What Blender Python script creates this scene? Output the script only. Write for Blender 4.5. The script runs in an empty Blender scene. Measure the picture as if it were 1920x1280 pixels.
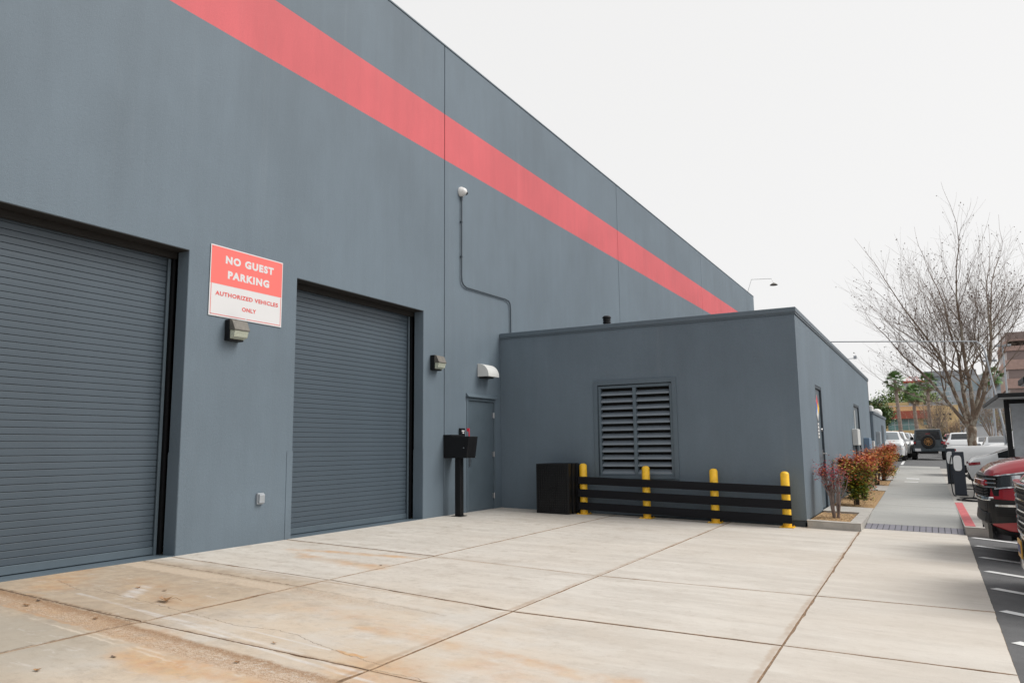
import bpy, bmesh, math, random
from mathutils import Matrix, Vector, noise
R = math.radians
random.seed(7)
scene = bpy.context.scene
COL = scene.collection

# ------------------------------------------------------------------ camera
cam_d = bpy.data.cameras.new('camera'); cam = bpy.data.objects.new('camera', cam_d); COL.objects.link(cam)
scene.camera = cam
cam_d.sensor_width = 36; cam_d.lens = 1438.94 / 1920 * 36
cam_d.clip_start = .05; cam_d.clip_end = 4000
YAW, PITCH, ROLL = -.4973, .1377, -.0109
_f = Vector((math.sin(YAW)*math.cos(PITCH), math.cos(YAW)*math.cos(PITCH), math.sin(PITCH)))
_r = Vector((math.cos(YAW), -math.sin(YAW), 0)); _u = _r.cross(_f)
_r2 = _r*math.cos(ROLL) + _u*math.sin(ROLL); _u2 = -_r*math.sin(ROLL) + _u*math.cos(ROLL)
m3 = Matrix((_r2, _u2, -_f)).transposed()
cam.matrix_world = Matrix.Translation((7.852, 0, 1.2)) @ m3.to_4x4()

# ------------------------------------------------------------------ world, sun, exposure
SUN_EL, SUN_AZ = 46, 24          # azimuth measured from +x towards +y
w = bpy.data.worlds.new('World'); scene.world = w; w.use_nodes = True
nt = w.node_tree; nt.nodes.clear()
out = nt.nodes.new('ShaderNodeOutputWorld'); bg = nt.nodes.new('ShaderNodeBackground')
sky = nt.nodes.new('ShaderNodeTexSky'); sky.sky_type = 'NISHITA'; sky.sun_disc = False
sky.sun_elevation = R(SUN_EL); sky.sun_rotation = R(90 - SUN_AZ); sky.dust_density = 3; sky.air_density = 1
hs = nt.nodes.new('ShaderNodeHueSaturation'); hs.inputs['Saturation'].default_value = .12; hs.inputs['Value'].default_value = .66
mx = nt.nodes.new('ShaderNodeMixRGB'); mx.inputs[0].default_value = .88; mx.inputs[2].default_value = (3.72, 3.70, 3.68, 1)
nt.links.new(sky.outputs[0], hs.inputs['Color']); nt.links.new(hs.outputs[0], mx.inputs[1])
nt.links.new(mx.outputs[0], bg.inputs[0]); bg.inputs[1].default_value = .12
nt.links.new(bg.outputs[0], out.inputs[0])
sd = bpy.data.lights.new('sun', 'SUN'); sd.energy = 1.25; sd.angle = R(32); sd.color = (1, .96, .9)
sun = bpy.data.objects.new('sun', sd); COL.objects.link(sun)
sdir = Vector((math.cos(R(SUN_EL))*math.cos(R(SUN_AZ)), math.cos(R(SUN_EL))*math.sin(R(SUN_AZ)), math.sin(R(SUN_EL))))
sun.rotation_euler = sdir.to_track_quat('Z', 'Y').to_euler(); sun.location = (30, 30, 40)
vs = scene.view_settings; vs.view_transform = 'Standard'; vs.look = 'None'; vs.gamma = 1; vs.use_curve_mapping = False
vs.exposure = 1.06
scene.render.engine = 'CYCLES'

# ------------------------------------------------------------------ helpers
def lerp(a, b, t): return a + (b - a)*t
def interp(x, xs, ys):
    if x <= xs[0]: return ys[0]
    for i in range(1, len(xs)):
        if x <= xs[i]: return lerp(ys[i-1], ys[i], (x - xs[i-1])/(xs[i] - xs[i-1]))
    return ys[-1]

class MB:
    """collects verts and faces, then links them as ONE mesh object"""
    def __init__(s): s.v = []; s.f = []; s.mi = []; s.M = Matrix(); s.mat = 0
    def add(s, vs, fs, M=None):
        n = len(s.v); T = s.M @ M if M is not None else s.M
        s.v += [T @ Vector(a) for a in vs]; s.f += [[n+i for i in f] for f in fs]; s.mi += [s.mat]*len(fs)
        return s
    def box(s, x0, x1, y0, y1, z0, z1, M=None):
        return s.add([(x0,y0,z0),(x1,y0,z0),(x1,y1,z0),(x0,y1,z0),(x0,y0,z1),(x1,y0,z1),(x1,y1,z1),(x0,y1,z1)],
              [(0,3,2,1),(4,5,6,7),(0,1,5,4),(1,2,6,5),(2,3,7,6),(3,0,4,7)], M)
    def prism(s, poly, a, b, axis='y', M=None):
        """extrude a polygon along an axis; poly in the two other axes"""
        def P(p, t):
            return {'x': (t, p[0], p[1]), 'y': (p[0], t, p[1]), 'z': (p[0], p[1], t)}[axis]
        n = len(poly); v = [P(p, a) for p in poly] + [P(p, b) for p in poly]
        f = [tuple(range(n))[::-1], tuple(range(n, 2*n))] + [(i, (i+1) % n, n+(i+1) % n, n+i) for i in range(n)]
        return s.add(v, f, M)
    def tube(s, pts, rad, n=8, cap=True, M=None):
        pts = [Vector(p) for p in pts]; rs = rad if isinstance(rad, (list, tuple)) else [rad]*len(pts)
        v = []; f = []; prev = None
        for i, p in enumerate(pts):
            d = (pts[min(i+1, len(pts)-1)] - pts[max(i-1, 0)]).normalized()
            if prev is None: a = d.orthogonal().normalized()
            else:
                a = prev - d*prev.dot(d)
                a = a.normalized() if a.length > 1e-6 else d.orthogonal().normalized()
            prev = a; b = d.cross(a)
            for k in range(n):
                t = 2*math.pi*k/n; v.append(p + (a*math.cos(t) + b*math.sin(t))*rs[i])
        for i in range(len(pts)-1):
            for k in range(n):
                f.append((i*n+k, i*n+(k+1) % n, (i+1)*n+(k+1) % n, (i+1)*n+k))
        if cap: f.append(tuple(range(n))[::-1]); f.append(tuple(range((len(pts)-1)*n, len(pts)*n)))
        return s.add(v, f, M)
    def lathe(s, prof, n=20, M=None, close=False):
        """prof: (radius, z) list, spun round z"""
        v = []; f = []
        for r, z in prof:
            for k in range(n):
                t = 2*math.pi*k/n; v.append((r*math.cos(t), r*math.sin(t), z))
        m = len(prof)
        for i in range(m - (0 if close else 1)):
            j = (i+1) % m
            for k in range(n): f.append((i*n+k, i*n+(k+1) % n, j*n+(k+1) % n, j*n+k))
        if not close: f.append(tuple(range(n))[::-1]); f.append(tuple(range((m-1)*n, m*n)))
        return s.add(v, f, M)
    def sphere(s, c, r, n=8, m=5, sz=1):
        return s.lathe([(max(r*math.sin(math.pi*i/m), 1e-4), -r*sz*math.cos(math.pi*i/m)) for i in range(m+1)], n, Matrix.Translation(c))
    def build(s, name, mats, parent=None, local=False, bevel=0, smooth=False, seg=1):
        me = bpy.data.meshes.new(name); me.from_pydata([tuple(a) for a in s.v], [], s.f)
        if not isinstance(mats, (list, tuple)): mats = [mats]
        for m in mats: me.materials.append(m)
        if len(mats) > 1: me.polygons.foreach_set('material_index', s.mi)
        if bevel:
            bm = bmesh.new(); bm.from_mesh(me); bmesh.ops.remove_doubles(bm, verts=bm.verts, dist=1e-5)
            es = [e for e in bm.edges if len(e.link_faces) == 2 and e.calc_face_angle() > .5]
            bmesh.ops.bevel(bm, geom=es, offset=bevel, segments=seg, affect='EDGES', profile=.6)
            bm.to_mesh(me); bm.free()
        if smooth:
            me.polygons.foreach_set('use_smooth', [True]*len(me.polygons))
            try: me.set_sharp_from_angle(angle=R(smooth if smooth is not True else 40))
            except Exception: pass
        me.update()
        o = bpy.data.objects.new(name, me); COL.objects.link(o)
        if parent is not None:
            o.parent = parent
            if parent.type == 'EMPTY' and not local: o.matrix_parent_inverse = Matrix.Translation(-parent.location)
        return o

def tag(o, label=None, cat=None, group=None, kind=None):
    for k, v in (('label', label), ('category', cat), ('group', group), ('kind', kind)):
        if v: o[k] = v
    return o
def thing(name, label, cat, loc=(0,0,0), rz=0, group=None):
    o = bpy.data.objects.new(name, None); COL.objects.link(o); o.location = loc; o.rotation_euler = (0, 0, rz)
    o.empty_display_size = .2
    return tag(o, label, cat, group)
def copy_tree(o, parent=None):
    c = o.copy(); COL.objects.link(c)
    if parent is not None: c.parent = parent
    for ch in list(o.children): copy_tree(ch, c)
    return c
def share(src, parent, M=None):
    """another object with the same mesh, as a part of the same thing"""
    c = src.copy(); COL.objects.link(c); c.parent = parent
    if M is not None: c.matrix_basis = M
    return c

# ------------------------------------------------------------------ materials
def new_mat(name):
    m = bpy.data.materials.new(name); m.use_nodes = True
    n = m.node_tree.nodes; b = n['Principled BSDF']; return m, m.node_tree, n, b
def mat(name, col, rough=.6, metal=0, var=0, scale=4, bump=0, bscale=60, coat=0, spec=.5, stretch=None, trans=0, emit=0):
    m, t, n, b = new_mat(name); L = t.links
    b.inputs['Roughness'].default_value = rough; b.inputs['Metallic'].default_value = metal
    b.inputs['Coat Weight'].default_value = coat; b.inputs['Coat Roughness'].default_value = .04
    b.inputs['Specular IOR Level'].default_value = spec; b.inputs['Transmission Weight'].default_value = trans
    c = (*col, 1); b.inputs['Base Color'].default_value = c
    if var or bump:
        tc = n.new('ShaderNodeTexCoord'); mp = n.new('ShaderNodeMapping'); L.new(tc.outputs['Object'], mp.inputs[0])
        if stretch: mp.inputs['Scale'].default_value = stretch
    if var:
        nz = n.new('ShaderNodeTexNoise'); nz.inputs['Scale'].default_value = scale; nz.inputs['Detail'].default_value = 6
        nz.inputs['Roughness'].default_value = .65
        L.new(mp.outputs[0], nz.inputs['Vector']); cr = n.new('ShaderNodeMapRange')
        cr.inputs['From Min'].default_value = .3; cr.inputs['From Max'].default_value = .7
        cr.inputs['To Min'].default_value = 1 - var; cr.inputs['To Max'].default_value = 1 + var
        L.new(nz.outputs['Fac'], cr.inputs['Value'])
        mu = n.new('ShaderNodeVectorMath'); mu.operation = 'SCALE'; mu.inputs[0].default_value = col
        L.new(cr.outputs[0], mu.inputs['Scale']); L.new(mu.outputs[0], b.inputs['Base Color'])
    if bump:
        n2 = n.new('ShaderNodeTexNoise'); n2.inputs['Scale'].default_value = bscale; n2.inputs['Detail'].default_value = 4
        L.new(mp.outputs[0], n2.inputs['Vector']); bp = n.new('ShaderNodeBump'); bp.inputs['Strength'].default_value = bump
        bp.inputs['Distance'].default_value = .01
        L.new(n2.outputs['Fac'], bp.inputs['Height']); L.new(bp.outputs[0], b.inputs['Normal'])
    return m

class NT:
    """tiny node-expression helper"""
    def __init__(s, t): s.t = t; s.n = t.nodes; s.L = t.links
    def _in(s, sock, v):
        if isinstance(v, (int, float, tuple)): sock.default_value = v
        elif v is not None: s.L.new(v, sock)
    def math(s, op, a, b=None, c=None, clamp=False):
        x = s.n.new('ShaderNodeMath'); x.operation = op; x.use_clamp = clamp
        s._in(x.inputs[0], a)
        if b is not None: s._in(x.inputs[1], b)
        if c is not None: s._in(x.inputs[2], c)
        return x.outputs[0]
    def noise(s, vec, scale, detail=5, rough=.6, stretch=(1,1,1), dist=0):
        mp = s.n.new('ShaderNodeMapping'); mp.inputs['Scale'].default_value = stretch; s.L.new(vec, mp.inputs[0])
        x = s.n.new('ShaderNodeTexNoise'); x.inputs['Scale'].default_value = scale; x.inputs['Detail'].default_value = detail
        x.inputs['Roughness'].default_value = rough; x.inputs['Distortion'].default_value = dist
        s.L.new(mp.outputs[0], x.inputs['Vector']); return x.outputs['Fac']
    def rng(s, v, a, b, c=0, d=1, smooth=True):
        x = s.n.new('ShaderNodeMapRange'); x.interpolation_type = 'SMOOTHSTEP' if smooth else 'LINEAR'
        s.L.new(v, x.inputs['Value'])
        for k, q in zip(('From Min','From Max','To Min','To Max'), (a,b,c,d)): x.inputs[k].default_value = q
        return x.outputs[0]
    def mix(s, f, a, b):
        x = s.n.new('ShaderNodeMixRGB'); s._in(x.inputs[0], f)
        for k, q in ((1, a), (2, b)):
            if isinstance(q, tuple): x.inputs[k].default_value = (*q, 1)
            else: s.L.new(q, x.inputs[k])
        return x.outputs[0]
    def seg(s, x, y, a, b):
        """distance to the segment a-b in the ground plane"""
        dx, dy = b[0]-a[0], b[1]-a[1]; l2 = dx*dx + dy*dy
        u = s.math('SUBTRACT', x, a[0]); v = s.math('SUBTRACT', y, a[1])
        t = s.math('ADD', s.math('MULTIPLY', u, dx/l2), s.math('MULTIPLY', v, dy/l2), clamp=True)
        ex = s.math('SUBTRACT', u, s.math('MULTIPLY', t, dx)); ey = s.math('SUBTRACT', v, s.math('MULTIPLY', t, dy))
        return s.math('SQRT', s.math('ADD', s.math('MULTIPLY', ex, ex), s.math('MULTIPLY', ey, ey)))

def wall_mat(name, col, stripe=None):
    m, t, n, b = new_mat(name); N = NT(t); L = t.links
    geo = n.new('ShaderNodeNewGeometry'); P = geo.outputs['Position']
    sep = n.new('ShaderNodeSeparateXYZ'); L.new(P, sep.inputs[0]); Z = sep.outputs[2]
    big = N.noise(P, .35, 3); mid = N.noise(P, 1.3, 6, .7, (1, 1, .35)); st = N.noise(P, 5, 4, .6, (1, 1, .06)); fine = N.noise(P, 90, 3, .6)
    f = N.math('ADD', N.rng(big, .3, .7, -.07, .07), N.math('ADD', N.rng(mid, .3, .7, -.05, .05), N.math('ADD', N.rng(st, .35, .75, .015, -.03), N.rng(fine, .3, .7, -.05, .05))))
    f = N.math('ADD', f, 1.0)
    low = N.rng(Z, -.1, .6, .14, 0); f = N.math('SUBTRACT', f, N.math('MULTIPLY', low, N.rng(mid, .35, .6)))
    base = (*col, 1)
    rgb = n.new('ShaderNodeRGB'); rgb.outputs[0].default_value = base; c = rgb.outputs[0]
    if stripe:
        ed = N.math('MULTIPLY', N.math('SUBTRACT', fine, .5), .006)
        zz = N.math('ADD', Z, ed)
        msk = N.math('MULTIPLY', N.math('GREATER_THAN', zz, 6.70), N.math('LESS_THAN', zz, 7.62))
        c = N.mix(msk, c, stripe)
    # faint chalky run-off streaks
    chalk = N.math('MULTIPLY', N.rng(N.noise(P, 3.2, 5, .65, (1, 1, .05)), .56, .8), .06)
    c = N.mix(chalk, c, (.42, .43, .43))
    mu = n.new('ShaderNodeVectorMath'); mu.operation = 'SCALE'; L.new(c, mu.inputs[0]); L.new(f, mu.inputs['Scale'])
    L.new(mu.outputs[0], b.inputs['Base Color'])
    b.inputs['Roughness'].default_value = .62; b.inputs['Specular IOR Level'].default_value = .5
    h = N.math('ADD', N.noise(P, 110, 3, .55), N.math('MULTIPLY', N.noise(P, 28, 3, .6), .8))
    bp = n.new('ShaderNodeBump'); bp.inputs['Strength'].default_value = .55; bp.inputs['Distance'].default_value = .006
    L.new(h, bp.inputs['Height']); L.new(bp.outputs[0], b.inputs['Normal'])
    return m

SLATE = (.122, .162, .199)
M = {}
M['wall'] = wall_mat('slate_stucco_with_red_stripe', SLATE, (.60, .10, .115))
M['wall2'] = wall_mat('slate_stucco', SLATE)
M['slate_metal'] = mat('slate_painted_metal', (.085, .115, .14), .42, var=.08, scale=3, bump=.05, bscale=200)
M['slat'] = mat('slate_roller_slat', (.060, .083, .106), .45, var=.12, scale=1.6, bump=.06, bscale=150, stretch=(1, .3, 1))
M['trim'] = mat('slate_trim', (.105, .14, .17), .4, var=.05)
M['dark_slate'] = mat('dark_slate', (.035, .05, .065), .6, var=.15)
M['void'] = mat('unlit_interior', (.012, .012, .012), .9)
M['soffit'] = mat('brown_soffit', (.016, .014, .012), .8)
M['black'] = mat('black_paint', (.006, .0065, .008), .5, spec=.3, var=.25, scale=8, bump=.1)
M['black_wood'] = mat('black_stained_board', (.006, .0065, .009), .75, spec=.25, var=.35, scale=5, bump=.35, bscale=40, stretch=(.2, 1, 2))
M['black_plastic'] = mat('black_plastic', (.008, .0085, .010), .4, spec=.4, var=.2)
M['rubber'] = mat('rubber', (.014, .014, .015), .85, var=.2, bump=.1)
M['yellow'] = mat('yellow_bollard_paint', (.93, .55, .03), .42, var=.14, scale=14, bump=.08, bscale=60)
M['white'] = mat('white_paint', (.75, .75, .74), .4)
M['offwhite'] = mat('offwhite_plastic', (.62, .63, .62), .45)
M['sign_white'] = mat('sign_white', (.66, .66, .67), .35)
M['sign_red'] = mat('faded_sign_red', (.82, .16, .14), .4, var=.03, scale=2)
M['sign_text_red'] = mat('sign_text_red', (.68, .09, .08), .4)
M['steel'] = mat('brushed_steel', (.55, .55, .56), .3, 1)
M['galv'] = mat('galvanised_steel', (.42, .45, .48), .5, .6, var=.1)
M['bronze_metal'] = mat('weathered_lamp_housing', (.14, .13, .115), .55, .3, var=.25, scale=12)
M['prism'] = mat('prismatic_glass', (.62, .66, .55), .15, var=.2, scale=40, trans=.35)
M['red'] = mat('red_plastic', (.62, .03, .06), .4)
M['chrome'] = mat('chrome', (.72, .73, .74), .12, 1)
M['glass_dark'] = mat('dark_car_glass', (.012, .016, .02), .06, spec=.8)
M['glass_light'] = mat('pale_car_glass', (.20, .23, .25), .08, spec=.8)
M['car_white'] = mat('white_car_paint', (.72, .73, .74), .28, coat=.7)
M['car_silver'] = mat('silver_car_paint', (.42, .44, .46), .3, .5, coat=.7)
M['car_red'] = mat('deep_red_car_paint', (.34, .006, .018), .28, .35, coat=1)
M['car_navy'] = mat('dark_navy_car_paint', (.012, .018, .03), .25, .2, coat=1)
M['jeep'] = mat('grey_blue_offroader_paint', (.055, .075, .09), .35, .2, coat=.5)
M['tail'] = mat('tail_lamp_red', (.28, .008, .015), .15, coat=.5)
M['lamp_clear'] = mat('clear_headlamp', (.55, .57, .6), .08, .5, coat=1)
M['lamp_dark'] = mat('smoked_headlamp_bezel', (.03, .033, .037), .1, .2, coat=1)
M['amber'] = mat('amber_lens', (.75, .25, .05), .2)
M['plate_w'] = mat('plate_white', (.7, .7, .72), .4)
M['plate_y'] = mat('plate_amber', (.65, .36, .05), .4)
M['plate_b'] = mat('plate_blue', (.03, .05, .2), .4)
M['rim_bronze'] = mat('bronze_rim', (.32, .17, .07), .35, .7)
M['rim'] = mat('grey_rim', (.35, .36, .37), .35, .8)
M['paint_line'] = mat('worn_white_road_paint', (.70, .71, .71), .7, var=.12, scale=14)
M['red_curb'] = mat('worn_red_kerb_paint', (.50, .11, .12), .75, var=.25, scale=9, bump=.2)
M['kerb'] = mat('kerb_concrete', (.42, .40, .37), .85, var=.14, scale=5, bump=.35, bscale=70)
M['stem'] = mat('nandina_stem', (.24, .19, .17), .8, var=.3, scale=10)
M['dark_stem'] = mat('dark_stem', (.07, .05, .04), .8, var=.3)
def leaf(name, col):
    m = mat(name, col, .55, var=.25, scale=7)
    m.node_tree.nodes['Principled BSDF'].inputs['Subsurface Weight'].default_value = 0
    return m
M['lf_red'] = leaf('leaf_red', (.32, .025, .045)); M['lf_orange'] = leaf('leaf_orange', (.50, .13, .025))
M['lf_yel'] = leaf('leaf_yellow_green', (.34, .32, .03)); M['lf_green'] = leaf('leaf_green', (.085, .15, .025))
M['lf_dark'] = leaf('leaf_dark_green', (.035, .065, .02)); M['lf_pale'] = leaf('leaf_pale_green', (.20, .28, .06))
M['lf_palm'] = leaf('palm_frond_green', (.10, .20, .05)); M['lf_palm_dry'] = leaf('palm_frond_dry', (.22, .15, .08))
M['lf_brown'] = leaf('leaf_brown', (.30, .22, .13)); M['lf_dry'] = leaf('dry_leaf', (.30, .17, .08))
M['palm_trunk'] = mat('palm_trunk', (.30, .235, .20), .9, var=.3, scale=3, bump=.5, bscale=8, stretch=(1,1,6))
def bark_mat():
    m, t, n, b = new_mat('sycamore_bark'); N = NT(t)
    P = n.new('ShaderNodeNewGeometry').outputs['Position']
    a = N.rng(N.noise(P, 4, 5, .6, (1,1,.5)), .47, .55); c = N.rng(N.noise(P, 9, 4, .6), .5, .6)
    col = N.mix(a, (.17, .12, .085), (.34, .30, .245)); col = N.mix(N.math('MULTIPLY', c, .6), col, (.12, .095, .07))
    t.links.new(col, b.inputs['Base Color']); b.inputs['Roughness'].default_value = .9
    return m
M['bark'] = bark_mat()
M['twig'] = mat('sycamore_twig', (.21, .16, .13), .9)
M['seed'] = mat('sycamore_seed_ball', (.09, .055, .04), .95)
M['bark2'] = mat('grey_brown_bark', (.26, .205, .165), .9, var=.2)

# ------------------------------------------------------------------ ground shape
GX = -.02902
def cross(x): return GX*min(max(x, 0), 10)
RY = ([14.35, 16.3, 22, 30, 53, 80, 150], [0, .12, .14, .22, .43, .55, .8])
AY = ([14, 21, 30, 41, 53, 80, 150], [0, .02, .09, .31, .43, .55, .8])
def walk_z(x, y): return cross(x) + interp(y, *RY)
def lot_z(x, y): return cross(x) + interp(y, *AY) - .012

# ------------------------------------------------------------------ concrete material with the yard's stains
def concrete_mat():
    m, t, n, b = new_mat('yard_concrete'); N = NT(t); L = t.links
    P = n.new('ShaderNodeNewGeometry').outputs['Position']
    wob = N.noise(P, 1.6, 4, .6); wob2 = N.noise(P, 7, 5, .65); wob3 = N.noise(P, 2.1, 4, .6, (1,1,1), .5)
    sp = n.new('ShaderNodeSeparateXYZ'); L.new(P, sp.inputs[0])
    X = N.math('ADD', sp.outputs[0], N.math('MULTIPLY', N.math('SUBTRACT', wob2, .5), .22))
    Y = N.math('ADD', sp.outputs[1], N.math('ADD', N.math('MULTIPLY', N.math('SUBTRACT', wob, .5), .35), N.math('MULTIPLY', N.math('SUBTRACT', wob2, .5), .16)))
    XR, YR = sp.outputs[0], sp.outputs[1]
    s1 = N.noise(P, 2.2, 6, .62, (.35, 1.6, 1)); s2 = N.noise(P, 7, 6, .7, (.22, 2.2, 1)); s3 = N.noise(P, .45, 4, .55)
    fine = N.noise(P, 160, 2, .6); grain = N.noise(P, 45, 3, .7, (.5, 1.3, 1))
    base = N.mix(N.rng(s1, .3, .7), (.515, .48, .432), (.625, .593, .543))
    base = N.mix(N.math('MULTIPLY', N.rng(s2, .52, .78), .45), base, (.40, .375, .345))
    base = N.mix(N.math('MULTIPLY', N.rng(s3, .4, .65), .35), base, (.56, .50, .43))
    # tan, dirtier apron in front of the first roller door
    apron = N.math('MULTIPLY', N.math('MULTIPLY', N.rng(X, 3.6, 2.0), N.rng(Y, 6.1, 5.7)), .8)
    base = N.mix(apron, base, N.mix(N.rng(wob2, .3, .7), (.32, .235, .155), (.44, .34, .235)))
    warm = N.math('MULTIPLY', N.math('MULTIPLY', N.rng(X, 6.6, 4.2), N.rng(Y, 7.0, 4.6)), N.rng(X, 1.6, 3.4, .12, .5))
    base = N.mix(N.math('MULTIPLY', warm, N.rng(wob, .3, .62)), base, (.56, .42, .27))
    grey = N.math('MULTIPLY', N.math('MULTIPLY', N.rng(X, 3.8, 2.4), N.rng(Y, 3.75, 3.45)), .7)
    base = N.mix(grey, base, (.38, .35, .295))
    # orange rust stains
    rust = None
    for a, c, wd, k in (((.7, 7.35), (2.4, 7.62), .13, .75), ((1.3, 7.0), (2.45, 6.85), .22, .6), ((.8, 7.25), (1.3, 7.0), .1, .5),
                        ((1.0, 4.95), (2.2, 4.6), .35, .35), ((4.0, 4.72), (6.2, 4.5), .16, .5), ((5.2, 4.35), (7.0, 3.6), .3, .4), ((3.0, 5.0), (4.6, 4.9), .2, .35),
                        ((4.7, 3.95), (5.4, 3.3), .45, .65), ((3.2, 3.45), (5.0, 3.2), .3, .75), ((.6, 3.95), (3.0, 3.7), .22, .55),
                        ((4.28, 4.17), (4.5, 4.17), .05, .9), ((5.0, 2.8), (7.5, 2.5), .6, .4), ((-.2, 5.1), (.6, 4.4), .4, .5)):
        d = N.seg(X, Y, a, c); r_ = N.math('MULTIPLY', N.rng(d, wd, wd*.15), k)
        rust = r_ if rust is None else N.math('MAXIMUM', rust, r_)
    rust = N.math('MULTIPLY', rust, N.rng(wob3, .33, .6, .25, 1))
    base = N.mix(rust, base, N.mix(N.rng(wob2, .35, .65), (.52, .26, .10), (.56, .36, .18)))
    fm = N.noise(P, 13, 8, .72, (.8, 1.2, 1)); base = N.mix(N.math('MULTIPLY', N.rng(fm, .50, .70), N.rng(X, 8.2, 1, .16, .42)), base, (.30, .25, .195))
    base = N.mix(N.math('MULTIPLY', N.rng(N.noise(P, 9, 7, .7, (.5, 1.4, 1), .6), .56, .70), .35), base, (.66, .64, .61))
    # two spalled wheel tracks: exposed aggregate between a dark crumbling joint and a pale edge
    vo = n.new('ShaderNodeTexVoronoi'); vo.inputs['Scale'].default_value = 95; L.new(P, vo.inputs['Vector'])
    agg = N.mix(N.rng(vo.outputs['Distance'], .2, .6), (.56, .42, .29), (.34, .215, .13))
    agg = N.mix(N.math('MULTIPLY', N.rng(grain, .45, .6), .7), agg, (.62, .51, .40))
    agg = N.mix(N.math('MULTIPLY', N.rng(wob2, .45, .6), .5), agg, (.42, .25, .14))
    Yw = N.math('ADD', sp.outputs[1], N.math('MULTIPLY', N.math('SUBTRACT', wob2, .5), .09))
    t1 = N.math('MAXIMUM', N.rng(N.seg(XR, Yw, (-.3, 3.98), (2.4, 3.77)), .165, .125), N.rng(N.seg(XR, Yw, (2.4, 3.74), (6.0, 3.4)), .16, .1))
    t1 = N.math('MULTIPLY', t1, N.rng(XR, 6.2, 4.6))
    t2 = N.math('MULTIPLY', N.rng(N.seg(XR, Yw, (-.3, 5.62), (2.47, 5.45)), .125, .09), N.rng(XR, 5, 1.5))
    t3 = N.math('MULTIPLY', N.rng(N.seg(XR, Yw, (2.5, 5.5), (4.6, 5.25)), .14, .02), N.math('MULTIPLY', N.rng(XR, 4.7, 2.5), N.rng(grain, .4, .6)))
    tr = N.math('MAXIMUM', N.math('MAXIMUM', t1, t3), N.math('MULTIPLY', t2, .75))
    base = N.mix(N.math('MULTIPLY', N.math('MULTIPLY', tr, N.rng(N.noise(P, 30, 4, .7), .36, .5)), .85), base, agg)
    base = N.mix(N.math('MULTIPLY', t2, .55), base, (.62, .53, .42))
    soil = N.math('MAXIMUM', N.math('MULTIPLY', N.rng(N.seg(XR, Yw, (-.3, 4.10), (2.5, 3.935)), .17, .05), N.rng(XR, 2.62, 2.4)), N.math('MULTIPLY', N.rng(N.seg(XR, Yw, (2.4, 3.86), (6.0, 3.55)), .13, .02), N.rng(XR, 6, 4)))
    soil = N.math('MULTIPLY', N.math('MULTIPLY', soil, t1), N.rng(N.noise(P, 38, 5, .75), .38, .56, .35, .95))
    base = N.mix(soil, base, (.30, .175, .09))
    edge = N.math('MULTIPLY', N.rng(N.seg(XR, Yw, (-.3, 3.84), (2.4, 3.62)), .025, .008), N.rng(wob3, .4, .55)); base = N.mix(N.math('MULTIPLY', edge, .55), base, (.45, .26, .13))
    ed2 = N.math('MAXIMUM', N.rng(N.seg(XR, Yw, (.5, 3.72), (3.6, 3.40)), .018, .005), N.rng(N.seg(XR, Yw, (2.3, 3.60), (3.4, 3.47)), .018, .005)); base = N.mix(N.math('MULTIPLY', N.math('MULTIPLY', ed2, N.rng(s2, .4, .55)), .5), base, (.68, .60, .50))
    # pale tyre scrapes
    sc = None
    for a, c, wd in (((1.1, 4.34), (3.05, 4.10), .035), ((2.0, 4.22), (3.4, 3.98), .03), ((3.1, 4.1), (4.7, 3.84), .04), ((2.5, 4.30), (4.2, 4.12), .02), ((3.5, 3.95), (4.9, 3.72), .03), ((1.3, 4.85), (1.6, 4.45), .12)):
        q = N.rng(N.seg(XR, YR, a, c), wd, wd*.2); sc = q if sc is None else N.math('MAXIMUM', sc, q)
    base = N.mix(N.math('MULTIPLY', N.math('MULTIPLY', sc, .6), N.rng(s2, .35, .6)), base, (.66, .65, .64))
    # hairline cracks
    ck = None
    Xc = N.math('ADD', XR, N.math('MULTIPLY', N.math('SUBTRACT', N.noise(P, 14, 4), .5), .06))
    Yc = N.math('ADD', YR, N.math('MULTIPLY', N.math('SUBTRACT', N.noise(P, 13, 4), .5), .07))
    for pl in ([(1.0, 4.55), (2.3, 4.38), (3.18, 4.26), (3.52, 4.32), (3.76, 4.29), (4.0, 4.19), (4.43, 4.08), (4.72, 4.03)],
               [(4.74, 3.93), (5.05, 3.93), (5.25, 3.85), (5.6, 3.5)], [(.35, 4.6), (.9, 4.45), (1.4, 4.5)], [(2.4, 5.0), (3.1, 5.3)]):
        for a, c in zip(pl, pl[1:]):
            q = N.rng(N.seg(Xc, Yc, a, c), (.006), .001); ck = q if ck is None else N.math('MAXIMUM', ck, q)
    base = N.mix(N.math('MULTIPLY', ck, .6), base, (.20, .14, .10))
    # rust-brown dirt hugging the joints, dust at the foot of the walls
    jd = None
    for a, c in (((2.48, -5), (2.5, 8)), ((4.72, -5), (4.60, 14)), ((6.9, -5), (6.69, 14)), ((0, 6.12), (4.72, 5.78)), ((4.72, 5.78), (8.2, 5.92)), ((0, 7.9), (4.7, 7.72)), ((4.7, 7.72), (8.2, 7.95)), ((-.3, 4.12), (4.72, 3.9)), ((4.72, 3.9), (8.2, 3.8))):
        q = N.rng(N.seg(Xc, Yc, a, c), .04, .006); jd = q if jd is None else N.math('MAXIMUM', jd, q)
    base = N.mix(N.math('MULTIPLY', jd, N.rng(wob, .3, .65, .1, .5)), base, (.34, .22, .13))
    cr = None
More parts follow.
